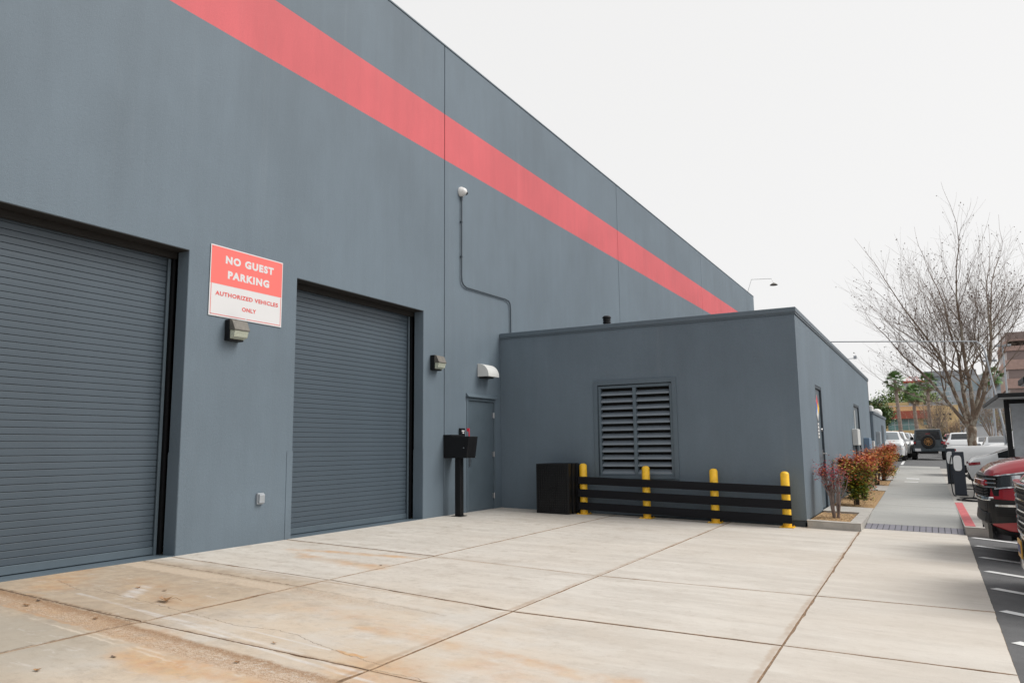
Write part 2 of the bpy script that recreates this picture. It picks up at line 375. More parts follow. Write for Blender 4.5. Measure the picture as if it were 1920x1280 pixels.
    for a, c, wd, k in (((-.3, 4.12), (2.5, 3.955), .045, 1), ((2.5, 3.96), (4.7, 3.9), .018, .8), ((-.1, 5.78), (2.48, 5.62), .028, .9), ((2.48, 5.62), (4.3, 5.36), .03, .35), ((2.45, 2.0), (2.5, 7.9), .016, .9), ((.4, 7.95), (2.5, 7.9), .02, .3)):
        q = N.math('MULTIPLY', N.rng(N.seg(Xc, Yc, a, c), wd, wd*.35), k); cr = q if cr is None else N.math('MAXIMUM', cr, q)
    base = N.mix(N.math('MULTIPLY', N.math('MULTIPLY', cr, N.rng(N.noise(P, 22, 4, .7), .4, .52)), .85), base, (.17, .115, .07))
    mott = N.math('MULTIPLY', N.math('MULTIPLY', N.rng(N.noise(P, 3.4, 7, .75), .5, .68), N.rng(X, 8, 1, .22, 1)), .45)
    base = N.mix(mott, base, (.31, .255, .20))
    spots = n.new('ShaderNodeTexVoronoi'); spots.inputs['Scale'].default_value = 2.6; L.new(P, spots.inputs['Vector'])
    base = N.mix(N.math('MULTIPLY', N.rng(spots.outputs['Distance'], .03, .015), .5), base, (.17, .15, .13))
    base = N.mix(N.math('MULTIPLY', N.rng(fine, .3, .7), .18), base, (.34, .31, .28))
    L.new(base, b.inputs['Base Color'])
    b.inputs['Roughness'].default_value = .82; b.inputs['Specular IOR Level'].default_value = .35
    hgt = N.math('SUBTRACT', N.math('ADD', N.math('MULTIPLY', grain, .5), N.math('MULTIPLY', s2, .4)),
                 N.math('ADD', N.math('MULTIPLY', tr, N.math('ADD', .5, vo.outputs['Distance'])), N.math('MULTIPLY', ck, 1.0)))
    bp = n.new('ShaderNodeBump'); bp.inputs['Strength'].default_value = .5; bp.inputs['Distance'].default_value = .008
    L.new(hgt, bp.inputs['Height']); L.new(bp.outputs[0], b.inputs['Normal'])
    return m
M['yard'] = concrete_mat()
M['walk'] = mat('sidewalk_concrete', (.37, .37, .355), .85, var=.10, scale=2.2, bump=.3, bscale=60, stretch=(.4, 1.5, 1))
M['joint_dirt'] = mat('joint_dirt', (.24, .16, .10), .95, var=.4, scale=20)
M['asphalt'] = mat('asphalt', (.112, .114, .118), .9, var=.18, scale=3, bump=.6, bscale=120)
M['tactile'] = mat('tactile_grey', (.22, .215, .25), .8, var=.1)
M['mulch_base'] = mat('mulch_base', (.40, .26, .13), .95, var=.35, scale=25, bump=.8, bscale=50)

# asphalt sheet to the horizon
def sheet(name, mt, xs, ys, zf, parent=None):
    b = MB(); nx = len(xs)
    b.add([(x, y, zf(x, y)) for y in ys for x in xs], [(j*nx+i, j*nx+i+1, (j+1)*nx+i+1, (j+1)*nx+i) for j in range(len(ys)-1) for i in range(nx-1)])
    o = b.build(name, mt, parent, smooth=True); return o
xs = [-1500, -300, -60, -20, -2, 0, 2, 4, 6, 8, 9, 10, 12, 20, 60, 300, 1500]
ys = [-1500, -200, -30, -5, 0, 5, 10, 14, 17, 21, 25, 30, 35, 41, 53, 66, 80, 115, 150, 400, 1500]
tag(sheet('parking_lot', M['asphalt'], xs, ys, lambda x, y: lot_z(x, y) - (.05 if x < 8 and y < 35 else 0)), kind='structure')

# yard slabs: every slab a piece, joints real
yard = bpy.data.objects.new('yard', None); COL.objects.link(yard); tag(yard, kind='structure')
def jx(k, y): return [-.03, 2.485, interp(y, [0, 14], [4.76, 4.60]), interp(y, [0, 14], [6.90, 6.69]), 8.21][k]
def jy(k, x):
    return [-9, -6, -3, 0, 2, interp(x, [0, 2.5, 4.7, 8.2], [4.10, 3.96, 3.9, 3.8]), interp(x, [0, 2.5, 4.7, 8.2], [6.14, 6.03, 5.78, 5.92]),
            interp(x, [0, 2.5, 4.7, 8.2], [7.95, 7.87, 7.71, 7.98]), 14.35][k]
rs = random.Random(3)
for i in range(4):
    for j in range(8):
        g = .006
        pts = []
        corners = []
        for (a, c) in ((i, j), (i+1, j), (i+1, j+1), (i, j+1)):
            y0 = jy(c, 4); x0 = jx(a, y0); y0 = jy(c, x0); x0 = jx(a, y0); corners.append(Vector((x0, y0)))
        cen = sum(corners, Vector((0, 0)))/4
        for e in range(4):
            A, B_ = corners[e], corners[(e+1) % 4]; n_ = max(4, int((B_-A).length/.05)); nn = Vector(((B_-A).y, -(B_-A).x)).normalized()
            if nn.dot(cen - A) < 0: nn = -nn
            for q in range(n_):
                p = A.lerp(B_, q/n_)
                rough_edge = 1 if (j in (4, 5) and i < 2) else .35
                s_ = noise.noise(Vector((p.x*9, p.y*9, i*3+j)))*.005 + max(0, noise.noise(Vector((p.x*2.3, p.y*2.3, 5+e)))-.22)*.075*rough_edge
                if q == 0: p = A + (cen-A).normalized()*(g*1.4)
                else: p = p + nn*(g + max(0, s_))
                pts.append(p)
        b = MB(); n_ = len(pts)
        lift = rs.uniform(-.002, .002)
        zt = lambda p, d=0: GX*p.x - d + lift
        c_ = sum(pts, Vector((0, 0)))/n_
        inner = [p + (c_-p).normalized()*.003 for p in pts]
        V = [(p.x, p.y, zt(p, .003)) for p in pts] + [(p.x, p.y, zt(p)) for p in inner] + [(p.x, p.y, zt(p, .05)) for p in pts]
        F = [tuple(range(n_, 2*n_))] + [(k, (k+1) % n_, n_+(k+1) % n_, n_+k) for k in range(n_)] + [(2*n_+k, 2*n_+(k+1) % n_, (k+1) % n_, k) for k in range(n_)]
        b.add(V, F[:1]); b.mat = 1; b.add(V, F[1:]); b.mat = 0; b.build('slab', [M['yard'], M['joint_dirt']], yard)
b = MB(); b.add([(-.5, -9, cross(0)-.007), (8.2, -9, cross(8.2)-.007), (8.2, 14.35, cross(8.2)-.007), (-.5, 14.35, -.007), (0, -9, -.007), (0, 14.35, -.007)], [(0, 4, 5, 3), (4, 1, 2, 5)])
b.build('joint_filler', M['joint_dirt'], yard)

# sidewalk going away between the planting strip and the cars
walk = bpy.data.objects.new('sidewalk', None); COL.objects.link(walk); tag(walk, kind='structure')
LX = ([14, 17, 20, 30, 42], [6.725, 6.72, 6.68, 6.52, 6.33]); RX = ([14, 20, 42], [8.185, 8.15, 8.02])
yy = [14.95, 16.3, 18.2, 20.1, 22.0, 24.0, 26, 28, 30.5, 33, 36, 39, 42]
for a, c in zip(yy, yy[1:]):
    b = MB(); g = .005 if a > 15 else 0
    q = [(interp(a, *LX), a+g), (interp(a, *RX), a+g), (interp(c, *RX), c-g), (interp(c, *LX), c-g)]
    b.add([(x, y, walk_z(x, y)) for x, y in q] + [(x, y, walk_z(x, y)-.15) for x, y in q], [(0,1,2,3),(4,5,1,0),(5,6,2,1),(6,7,3,2),(7,4,0,3)])
    b.build('slab', M['walk'], walk)
b = MB(); b.add([(interp(y, *LX)+.01+(1.42)*u, y, walk_z(interp(y, *LX)+1.42*u, y)-.02) for y in yy for u in (0, 1)], [(2*k, 2*k+1, 2*k+3, 2*k+2) for k in range(len(yy)-1)])
b.build('joint_filler', M['joint_dirt'], walk)
# grooved tactile strip at the foot of the ramp
tile = None
for k in range(16):
    x0 = 6.735 + k*.0905
    b = MB()
    x1 = x0+.078; ya, yb = 14.37, 14.93
    V = [(x0,ya,walk_z(x0,ya)+.001),(x1,ya,walk_z(x1,ya)+.001),(x1,yb,walk_z(x1,yb)+.001),(x0,yb,walk_z(x0,yb)+.001)]
    b.add(V + [(v[0], v[1], v[2]-.03) for v in V], [(0,1,2,3),(4,5,1,0),(5,6,2,1),(6,7,3,2),(7,4,0,3)])
    b.build('tactile_bar', M['tactile'], walk)
b = MB(); b.add([(6.725,14.355,walk_z(6.7,14.36)-.012),(8.19,14.355,walk_z(8.2,14.36)-.012),(8.19,14.95,walk_z(8.2,14.95)-.012),(6.725,14.95,walk_z(6.7,14.95)-.012)], [(0,1,2,3)])
b.build('tactile_bed', M['dark_slate'], walk)
# white worn letters far along the walk
b = MB()
for y0, y1 in ((27.6, 27.95), (29.6, 30.1)):
    b.add([(6.95, y0, walk_z(6.9, y0)+.004), (7.35, y0, walk_z(7.3, y0)+.004), (7.32, y1, walk_z(7.3, y1)+.004), (6.94, y1, walk_z(6.9, y1)+.004)], [(0,1,2,3)])
b.build('white_mark', M['paint_line'], walk)

# planter kerb beside the annex, ground inside the planting strip
pk = MB(); zk = lambda x: cross(x)+.125
def kerb_piece(b, q, zt, zb):
    b.add([(x, y, zt(x, y)) for x, y in q] + [(x, y, zb(x, y)) for x, y in q], [(0,1,2,3),(5,4,0,1),(6,5,1,2),(7,6,2,3),(4,7,3,0),(4,5,6,7)][:5])
kt = lambda x, y: cross(x)+.125; kb = lambda x, y: cross(x)-.08
planter = thing('planter_kerb', 'low concrete kerb round the planting bed at the annex corner', 'kerb', (6.3, 14, -.18))
b = MB(); kerb_piece(b, [(5.90, 13.86), (6.715, 13.80), (6.555, 13.98), (5.90, 14.03)], kt, kb); b.build('kerb_stone', M['kerb'], planter, bevel=.012, seg=2)
b = MB(); kerb_piece(b, [(6.72, 13.805), (6.715, 16.2), (6.55, 16.2), (6.56, 13.985)], kt, kb); b.build('kerb_stone', M['kerb'], planter, bevel=.012, seg=2)
def paver(q, lbl=None):
    b = MB(); kerb_piece(b, q, lambda x, y: max(cross(x)+.128, walk_z(x, y)+.004 if y > 18 else -9), kb); o = b.build('concrete_pad', M['kerb'], planter, bevel=.008); return o
paver([(5.90, 15.98), (6.545, 15.96), (6.545, 17.2), (5.90, 17.25)])
b = MB(); kerb_piece(b, [(6.55, 16.21), (6.715, 16.21), (6.70, 17.2), (6.55, 17.2)], lambda x, y: cross(x)+.127, kb); b.build('kerb_stone', M['kerb'], planter)
paver([(6.15, 23.2), (6.63, 23.1), (6.62, 25.2), (6.1, 25.6)]); paver([(6.15, 28.3), (6.53, 28.3), (6.50, 31.2), (6.1, 31.2)])
bed = sheet('planting_bed', M['mulch_base'], [5.88, 6.2, 6.5, 6.71], [13.95, 15, 16, 17.2, 19, 21, 23, 25, 28, 31, 34, 38],
      lambda x, y: (cross(x)+.09 if y < 17.5 else walk_z(x, y)-.01))
# trim the strip to the walk's edge
for v in bed.data.vertices:
    if v.co.x > 6.6: v.co.x = interp(v.co.y, *LX) - .012
tag(bed, kind='structure')
b = MB(); rm = random.Random(5)
for k in range(9000):
    y = 14.02 + 17*rm.random()**1.5; x = rm.uniform(5.92, interp(y, *LX)-.05)
    if 15.95 < y < 17.22 or (y < 16 and (x > 6.54)): continue
    if x > 6.1 and (23.1 < y < 25.4 or 28.2 < y < 31.2): continue
    z = (cross(x)+.09 if y < 17.5 else walk_z(x, y)-.01) + rm.uniform(.003, .012)
    a = rm.uniform(0, 6.28); l = rm.uniform(.012, .03); t_ = rm.uniform(-.008, .008); c, s = math.cos(a)*l, math.sin(a)*l
    b.mat = rm.choice([0, 0, 1, 2]); b.add([(x-c, y-s, z-t_), (x+s*.3, y-c*.3, z), (x+c, y+s, z+t_), (x-s*.3, y+c*.3, z)], [(0,1,2,3)])
tag(b.build('bark_chips', [mat('chip_tan', (.55,.36,.18), .9), mat('chip_pale', (.62,.46,.27), .9), mat('chip_brown', (.26,.15,.08), .9)]), 'tan wood chips spread over the planting bed', 'mulch', kind='stuff')

# raised pad right of the walk, with kerbs
pad = bpy.data.objects.new('charger_pad', None); COL.objects.link(pad); tag(pad, kind='structure')
pz = lambda x, y: cross(x)+.13 + max(0, interp(y, *RY)-.13)
b = MB()
for a, c in ((14.42, 18), (18.01, 22), (22.01, 26), (26.01, 31), (31.01, 40)):
    xa = interp(a, *RX)+.16; xc = interp(c, *RX)+.16
    q = [(xa, a), (9.0, a), (9.0, c), (xc, c)]
    bb = MB(); kerb_piece(bb, q, pz, lambda x, y: pz(x, y)-.3); bb.build('slab', M['kerb'], pad)
for k, (a, c) in enumerate(((14.42, 16.2), (16.21, 18.0), (18.01, 19.9), (19.91, 24), (24.01, 30), (30.01, 40))):
    xa = interp(a, *RX)+.006; xc = interp(c, *RX)+.006
    bb = MB(); kerb_piece(bb, [(xa, a), (xa+.15, a), (xc+.15, c), (xc, c)], lambda x, y: pz(x, y)+.001, lambda x, y: pz(x, y)-.3)
    bb.build('kerb_stone', M['kerb'], pad, bevel=.006)
    if k < 3:
        bb = MB(); kerb_piece(bb, [(xa+.008, a+.01), (xa+.15, a+.01), (xc+.15, c-.005), (xc+.008, c-.005)], lambda x, y: pz(x, y)+.006, lambda x, y: pz(x, y)-.02); bb.build('red_kerb_paint', M['red_curb'], pad)
bb = MB(); kerb_piece(bb, [(8.195, 14.27), (9.0, 14.22), (9.0, 14.41), (8.195, 14.415)], lambda x, y: pz(x, 14)+.001, lambda x, y: pz(x, 14)-.3)
bb.build('kerb_stone', M['kerb'], pad, bevel=.012, seg=2)

# painted hatch lines and bay lines
hatch = bpy.data.objects.new('hatch_marking', None); COL.objects.link(hatch); tag(hatch, kind='structure')
def line(p, q, w_, parent):
    p, q = Vector(p), Vector(q); d = (q-p).normalized(); nn = Vector((-d.y, d.x))*w_/2; n_ = max(1, int((q-p).length/1.5)); b = MB(); V = []
    for k in range(n_+1):
        c = p.lerp(q, k/n_)
        for sgn in (-1, 1): e = c + nn*sgn; V.append((e.x, e.y, lot_z(e.x, e.y)+.004))
    b.add(V, [(2*k, 2*k+2, 2*k+3, 2*k+1) for k in range(n_)]); return b.build('painted_line', M['paint_line'], parent)
for y in (3.32, 4.52, 5.72, 6.92, 8.13, 9.32, 10.52, 11.76, 13.01, 14.10): line((8.27, y), (10.4, y-2.6 if y > 30 else y-1.55), .11, hatch)
for x in (6.35, 9.4): line((x, 44), (x-.2 if x < 7 else x, 62), .12, hatch)
for y in (56.5, 63): line((6.8, y), (9.2, y), .12, hatch)
for y in (15.2, 18.1, 21, 24, 27, 30, 33): line((9.1, y), (14, y), .1, hatch)

# ------------------------------------------------------------------ warehouse
def pierced(b, us, vs_, holes, depth, mp):
    """slab with rectangular holes. us, vs_: sorted cuts; holes: list of (u0,u1,v0,v1); mp(u,v,d)->xyz with d=0 the face"""
    def solid(i, j):
        if i < 0 or j < 0 or i >= len(us)-1 or j >= len(vs_)-1: return False
        cu, cv = (us[i]+us[i+1])/2, (vs_[j]+vs_[j+1])/2
        return not any(h[0] < cu < h[1] and h[2] < cv < h[3] for h in holes)
    for i in range(len(us)-1):
        for j in range(len(vs_)-1):
            if not solid(i, j): continue
            u0, u1, v0, v1 = us[i], us[i+1], vs_[j], vs_[j+1]
            b.add([mp(u0,v0,0), mp(u1,v0,0), mp(u1,v1,0), mp(u0,v1,0)], [(0,1,2,3)])
            b.add([mp(u0,v0,depth), mp(u0,v1,depth), mp(u1,v1,depth), mp(u1,v0,depth)], [(0,1,2,3)])
            for (di, dj, p, q) in ((-1,0,(u0,v1),(u0,v0)), (1,0,(u1,v0),(u1,v1)), (0,-1,(u0,v0),(u1,v0)), (0,1,(u1,v1),(u0,v1))):
                if not solid(i+di, j+dj):
                    b.add([mp(*q,0), mp(*p,0), mp(*p,depth), mp(*q,depth)], [(0,1,2,3)])
TOP = 9.03
wh = thing('warehouse', 'tall slate grey warehouse with a coral red stripe and roller doors', 'building', (0, 14, 0))
mpw = lambda u, v, d: (-d, u, v)
D1 = (2.52, 6.185, -1, 3.647); D2 = (8.022, 11.156, -1, 3.647); DP = (12.60, 13.70, -1, 2.17)
for (a, c, hs_) in ((-14, 2.39, []), (2.41, 11.82, [D1, D2]), (11.84, 21.15, [DP]), (21.17, 30.76, []), (30.78, 41.5, [])):
    us = sorted({a, c, *[h[k] for h in hs_ for k in (0, 1)]}); vv = sorted({-.3, TOP, *[h[3] for h in hs_]})
    b = MB(); pierced(b, us, vv, hs_, .2, mpw); b.build('wall_panel', M['wall'], wh, bevel=.006)
for y in (2.4, 11.83, 21.16, 30.77):
    b = MB(); b.box(-.06, -.014, y-.02, y+.02, -.2, TOP-.01); b.build('joint_sealant', M['dark_slate'], wh)
b = MB(); b.box(-38, -.21, -14, 41.49, TOP-.5, TOP-.3); b.box(-38, -.21, 41.3, 41.5, -.3, TOP); b.box(-38, -.21, -14, -13.8, -.3, TOP); b.box(-38.2, -38, -14, 41.5, -.3, TOP)
b.build('roof', M['wall2'], wh)
b = MB(); b.box(-.22, .012, -14, 41.51, TOP+.002, TOP+.03); b.build('coping', M['trim'], wh)
# interior shell kept dark behind the door slots
b = MB(); b.box(-1.5, -1.45, 1, 14.6, -.3, 5); b.build('interior_wall', M['void'], wh)

def roller_door(y0, y1, top, lab):
    d = thing('roller_door', lab, 'roller door', (-.3, (y0+y1)/2, 0), group=None)
    d.parent = wh; d.matrix_parent_inverse = Matrix.Translation(-wh.location)
    for k in ('category',):
        if k in d: del d[k]
    d['label'] = lab
    pitch = .0717; n_ = int((top+.15-.09)/pitch)
    prof = [(-.3000, .0030), (-.2985, .0055), (-.2980, .035), (-.2985, .0655), (-.3000, .0680), (-.312, .0690), (-.313, .0717), (-.313, .000), (-.312, .002)]
    b = MB(); b.prism(prof, y0+.012, y1-.028, 'y'); s0 = None
    s0 = b.build('slat', M['slat'], None)
    s0.parent = d; base = Matrix.Translation(-d.location)
    s0.matrix_basis = base @ Matrix.Translation((0, 0, .10)); s0.matrix_parent_inverse = Matrix()
    for k in range(1, n_): share(s0, d, base @ Matrix.Translation((random.uniform(-.0012, .0012), 0, .10+k*pitch)))
    def P(b, name, mt, **kw): return b.build(name, mt, d, **kw)
    b = MB(); b.box(-.325, -.285, y0+.01, y1-.035, .012, .098); P(b, 'bottom_bar', M['slate_metal'], bevel=.004)
    b = MB(); b.box(-.40, -.36, y0-.1, y1+.1, 0, top+.3); P(b, 'backing', M['void'])
    for a, c in ((y0+.004, y0+.036), (y1-.036, y1-.004)):
        b = MB(); b.box(-.32, -.2855, a+.010, c-.010, -.02, top+.02); b.box(-.285, -.235, a, c, -.02, top+.02); P(b, 'guide_rail', M['black'])
    for a, c in ((y0+.05, y0+.085), (y1-.085, y1-.05)):
        b = MB(); b.box(-.2845, -.262, a, c, -.02, top-.09); P(b, 'rail_face', M['slate_metal'], bevel=.003)
    b = MB(); b.box(-.6, -.205, y0-.25, y1+.25, top+.05, top+.75); P(b, 'coil_hood', M['void'])
    b = MB(); b.box(-.27, -.215, y0+.004, y1-.004, top-.085, top+.045); P(b, 'header_baffle', M['soffit'])
    b = MB(); b.box(-.199, -.004, y0+.002, y1-.002, top-.008, top-.002); P(b, 'soffit', M['soffit'])
    b = MB(); b.box(-.45, .012, y0+.002, y1-.002, -.02, .0035); P(b, 'threshold', M['trim'])
    return d
roller_door(D1[0], D1[1], D1[3], 'wide slate roller door nearest the camera')
roller_door(D2[0], D2[1], D2[3], 'narrower slate roller door right of the sign')
b0 = None
for y, s in ((D1[1], 1), (D2[0], -1), (D2[1], 1)):
    b = MB(); b.box(.0005, .006, min(y, y+s*.11), max(y, y+s*.11), -.02, 1.19)
    b.box(-.20, 0.0004, min(y, y-s*.006), max(y, y-s*.006), -.02, 1.19); b.build('corner_guard', M['wall2'], wh)

# personnel door
b = MB(); b.box(-.10, .012, 12.60, 12.645, 0, 2.17); b.box(-.10, .012, 13.655, 13.70, 0, 2.17); b.box(-.10, .012, 12.645, 13.655, 2.125, 2.17)
b.build('door_frame', M['trim'], wh, bevel=.003)
dr = MB(); dr.box(-.06, -.015, 12.65, 13.65, .012, 2.12); dr = dr.build('personnel_door', M['slate_metal'], wh, bevel=.002)
for z in (1.86, 1.08, .26):
    b = MB(); b.tube([(.002, 13.655, z-.055), (.002, 13.655, z+.055)], .011, 8); b.box(-.012, .0, 13.60, 13.65, z-.05, z+.05); b.build('hinge', M['steel'], dr)
b = MB(); b.box(-.014, -.004, 12.69, 12.745, .86, 1.08); b.tube([(0, 12.72, 1.04), (.05, 12.72, 1.04), (.055, 12.84, 1.04)], .011, 8); b.build('handle', M['steel'], dr)
b = MB(); b.prism([(0.001, 2.26), (.012, 2.26), (.06, 2.20), (.06, 2.185), (0.001, 2.20)], 12.58, 13.72, 'y'); b.build('drip_cap', M['trim'], wh)
b = MB(); b.box(-.14, -.10, 12.5, 13.8, -.1, 2.3); b.build('door_backing', M['void'], wh)
b = MB(); b.box(-.1, .02, 12.6, 13.7, -.02, .006); b.build('threshold', M['galv'], wh)

# ------------------------------------------------------------------ annex
AX, AY0, AY1, AT = 5.885, 13.94, 31.0, 3.581
an = thing('annex', 'single storey slate grey annex with a louvered vent and two side doors', 'building', (3, 20, 0))
LV = (2.09, 3.74, .60, 2.47)
b = MB(); pierced(b, [0.003, LV[0], LV[1], AX], [-.06, LV[2], LV[3], 3.49], [LV], .2, lambda u, v, d: (u, AY0+d, v)); b.build('wall_panel', M['wall2'], an)
SD = [(16.08, 17.04, -1, 2.37), (24.35, 26.2, -1, 2.37)]
b = MB(); pierced(b, [AY0+.2, 16.08, 17.04, 24.35, 26.2, AY1], [-.06, 2.37, 3.49], SD, .2, lambda u, v, d: (AX-d, u, v)); b.build('wall_panel', M['wall2'], an)
b = MB(); b.box(0.004, AX, AY1-.2, AY1, -.06, 3.49); b.build('wall_panel', M['wall2'], an)
b = MB(); b.box(.004, AX-.03, AY0+.03, AY1-.02, -.5, -.0602); b.build('plinth', M['dark_slate'], an)
b = MB(); b.box(.01, AX-.21, AY0+.21, AY1-.21, 3.3, 3.38); b.build('roof', M['dark_slate'], an)
b = MB(); b.box(0.004, AX+.03, AY0-.03, AY0+.17, 3.492, AT); b.box(AX-.17, AX+.03, AY0+.172, AY1+.03, 3.492, AT); b.box(.004, AX-.172, AY1-.17, AY1+.03, 3.492, AT)
b.build('coping', M['trim'], an, bevel=.006)
b = MB(); b.box(0.004, AX+.018, AY0-.018, AY0-.001, 3.462, 3.4915); b.box(AX+.001, AX+.018, AY0-.0005, AY1, 3.462, 3.4915); b.build('drip_edge', M['slate_metal'], an)
b = MB(); b.box(.3, AX-.6, AY0+.45, AY0+.5, -.1, 3.2); b.box(AX-.5, AX-.45, AY0+.5, AY1, -.1, 3.2); b.build('interior_wall', M['void'], an)
# louver: frame, centre mullion and 24 blades
lv = MB(); x0, x1, z0, z1 = LV; yf = AY0
lv.box(x0-.0, x0+.085, yf-.025, yf+.02, z0, z1); lv.box(x1-.085, x1, yf-.025, yf+.02, z0, z1)
lv.box(x0+.085, x1-.085, yf-.025, yf+.02, z1-.085, z1); lv.box(x0+.085, x1-.085, yf-.025, yf+.02, z0, z0+.06)
lv = lv.build('louver', M['trim'], an, bevel=.004)
b = MB(); a0, a1, c0, c1 = x0+.095, x1-.095, z0+.065, z1-.1
b.box(a0, a0+.045, yf+.0, yf+.09, c0, c1); b.box(a1-.045, a1, yf, yf+.09, c0, c1); b.box(a0+.045, a1-.045, yf, yf+.09, c1-.05, c1); b.box(a0+.045, a1-.045, yf, yf+.09, c0, c0+.03)
xm = (a0+a1)/2; b.box(xm-.032, xm+.032, yf-.006, yf+.09, c0+.03, c1-.05); b.build('louver_frame', M['trim'], lv, bevel=.003)
b = MB(); pitch = (c1-c0-.08)/12; xa, xb = a0+.045, xm-.032
b.prism([(yf+.012, .0), (yf+.018, .0), (yf+.018, .022), (yf+.105, .080), (yf+.102, .085), (yf+.012, .027)], xa, xb, 'x')
s0 = b.build('blade', mat('louver_blade', (.22, .26, .30), .34, var=.06), None)
s0.parent = lv; zb = c0+.028
for col_ in (0, 1):
    for k in range(12):
        Mx = Matrix.Translation((col_*(xm+.032-xa), 0, zb+k*pitch))
        if col_ == 0 and k == 0: s0.matrix_basis = Mx
        else: share(s0, lv, Mx)
b = MB(); b.box(x0, x1, yf+.19, yf+.2, z0, z1); b.build('louver_backing', M['void'], lv)
# side doors
for k, (ya, yb, _, zt) in enumerate(SD):
    b = MB(); b.box(AX-.16, AX-.005, ya+.004, ya+.05, -.05, zt-.004); b.box(AX-.16, AX-.005, yb-.05, yb-.004, -.05, zt-.004); b.box(AX-.16, AX-.005, ya+.05, yb-.05, zt-.06, zt-.004)
    b.build('door_frame', M['dark_slate'], an)
    leafs = [(ya+.052, yb-.052)] if k == 0 else [(ya+.052, (ya+yb)/2-.003), ((ya+yb)/2+.003, yb-.052)]
    for (la, lb) in leafs:
        b = MB(); b.box(AX-.085, AX-.04, la, lb, -.05, zt-.064); d_ = b.build('side_door', M['slate_metal'], an, bevel=.002)
        b = MB(); hy = lb-.07 if k == 0 else lb-.08
        b.box(AX-.04, AX-.028, hy-.03, hy+.03, .86, 1.1); b.tube([(AX-.03, hy, 1.02), (AX+.035, hy, 1.02), (AX+.04, hy-.13, 1.02)], .012, 8); b.build('handle', M['steel'], d_)
        b = MB(); b.lathe([(.03, 0), (.03, .02), (.02, .03)], 12, Matrix.Translation((AX-.04, hy, 1.5)) @ Matrix.Rotation(R(90), 4, 'Y')); b.build('deadbolt', M['steel'], d_)

def at_wall(o, M_):
    """a finished part of a thing set against a wall"""
    return o
# frames for surfaces: main wall (faces +x), annex front (faces -y), annex side (faces +x)
def face_px(y, z, x=0): return Matrix(((0,0,1,x),(1,0,0,y),(0,1,0,z),(0,0,0,1)))   # local X->+y, Y->+z, Z->+x
def face_ny(x, z, y): return Matrix(((1,0,0,x),(0,0,-1,y),(0,1,0,z),(0,0,0,1)))
def lettering(txt, w_, h_, Mx, mt, parent, bold=.012, depth=.001):
    cu = bpy.data.curves.new('lettering', 'FONT'); cu.body = txt; cu.size = 1; cu.offset = bold; cu.space_character = 1.0+bold*3.6; cu.extrude = 0; cu.align_x = 'LEFT'
    cu.resolution_u = 3
    ob = bpy.data.objects.new('lettering_tmp', cu); COL.objects.link(ob)
    dg = bpy.context.evaluated_depsgraph_get(); me = bpy.data.meshes.new_from_object(ob.evaluated_get(dg)); bpy.data.objects.remove(ob)
    xs_ = [v.co.x for v in me.vertices]; ys_ = [v.co.y for v in me.vertices]
    sx = w_/(max(xs_)-min(xs_)); sy = h_/(max(ys_)-min(ys_))
    grp = list(range(len(me.vertices)))
    def find(i):
        while grp[i] != i: grp[i] = grp[grp[i]]; i = grp[i]
        return i
    for p in me.polygons:
        for v in p.vertices[1:]: grp[find(v)] = find(p.vertices[0])
    parts = {}
    for p in me.polygons: parts.setdefault(find(p.vertices[0]), []).append(tuple(p.vertices))
    for k in sorted(parts, key=lambda q: min(me.vertices[i].co.x for f in parts[q] for i in f)):
        used = sorted({i for f in parts[k] for i in f}); mp_ = {u: q for q, u in enumerate(used)}
        b = MB(); b.add([((me.vertices[u].co.x-min(xs_))*sx, (me.vertices[u].co.y-min(ys_))*sy, depth) for u in used], [tuple(mp_[i] for i in f) for f in parts[k]], Mx)
        b.build('letter', mt, parent)

# guest parking sign
SY, SZ, SW, SH = 6.495, 2.89, 1.23, .915
sg = thing('parking_sign', 'red and white no guest parking sign above a wall lamp', 'sign', (.02, SY+SW/2, SZ))
F = face_px(SY, SZ, .012)
b = MB(); b.box(0, SW, 0, SH, -.004, .0, F); b.build('sign_panel', M['sign_white'], sg, bevel=.001)
b = MB(); b.box(.012, SW-.012, SH*.455, SH-.014, .0005, .0012, F); b.build('red_field', M['sign_red'], sg)
b = MB(); b.box(.02, .028, .02, SH*.45, .0005, .0012, F); b.box(SW-.028, SW-.02, .02, SH*.45, .0005, .0012, F); b.box(.028, SW*.5-.02, .02, .028, .0005, .0012, F); b.box(SW*.5+.0, SW-.028, .02, .028, .0005, .0012, F)
b.build('red_border', M['sign_text_red'], sg)
def L_(txt, xa, xb, zb_, h_, mt, bold=.012): lettering(txt, (xb-xa)*SW, h_, face_px(SY+xa*SW, SZ+SH-zb_-h_*0, .012), mt, sg, bold, .0022)
L_('NO GUEST', .19, .86, .213, .105, M['sign_white'], .055)
L_('PARKING', .225, .80, .405, .105, M['sign_white'], .055)
L_('AUTHORIZED VEHICLES', .075, .94, .645, .056, M['sign_text_red'], .03)
L_('ONLY', .43, .625, .795, .056, M['sign_text_red'], .03)
for y, z in ((.03, .03), (.5, .03), (.97, .03), (.03, .97), (.5, .98), (.97, .97)):
    b = MB(); b.sphere((.014, SY+y*SW, SZ+z*SH), .007, 6, 4); b.build('rivet', M['steel'], sg)

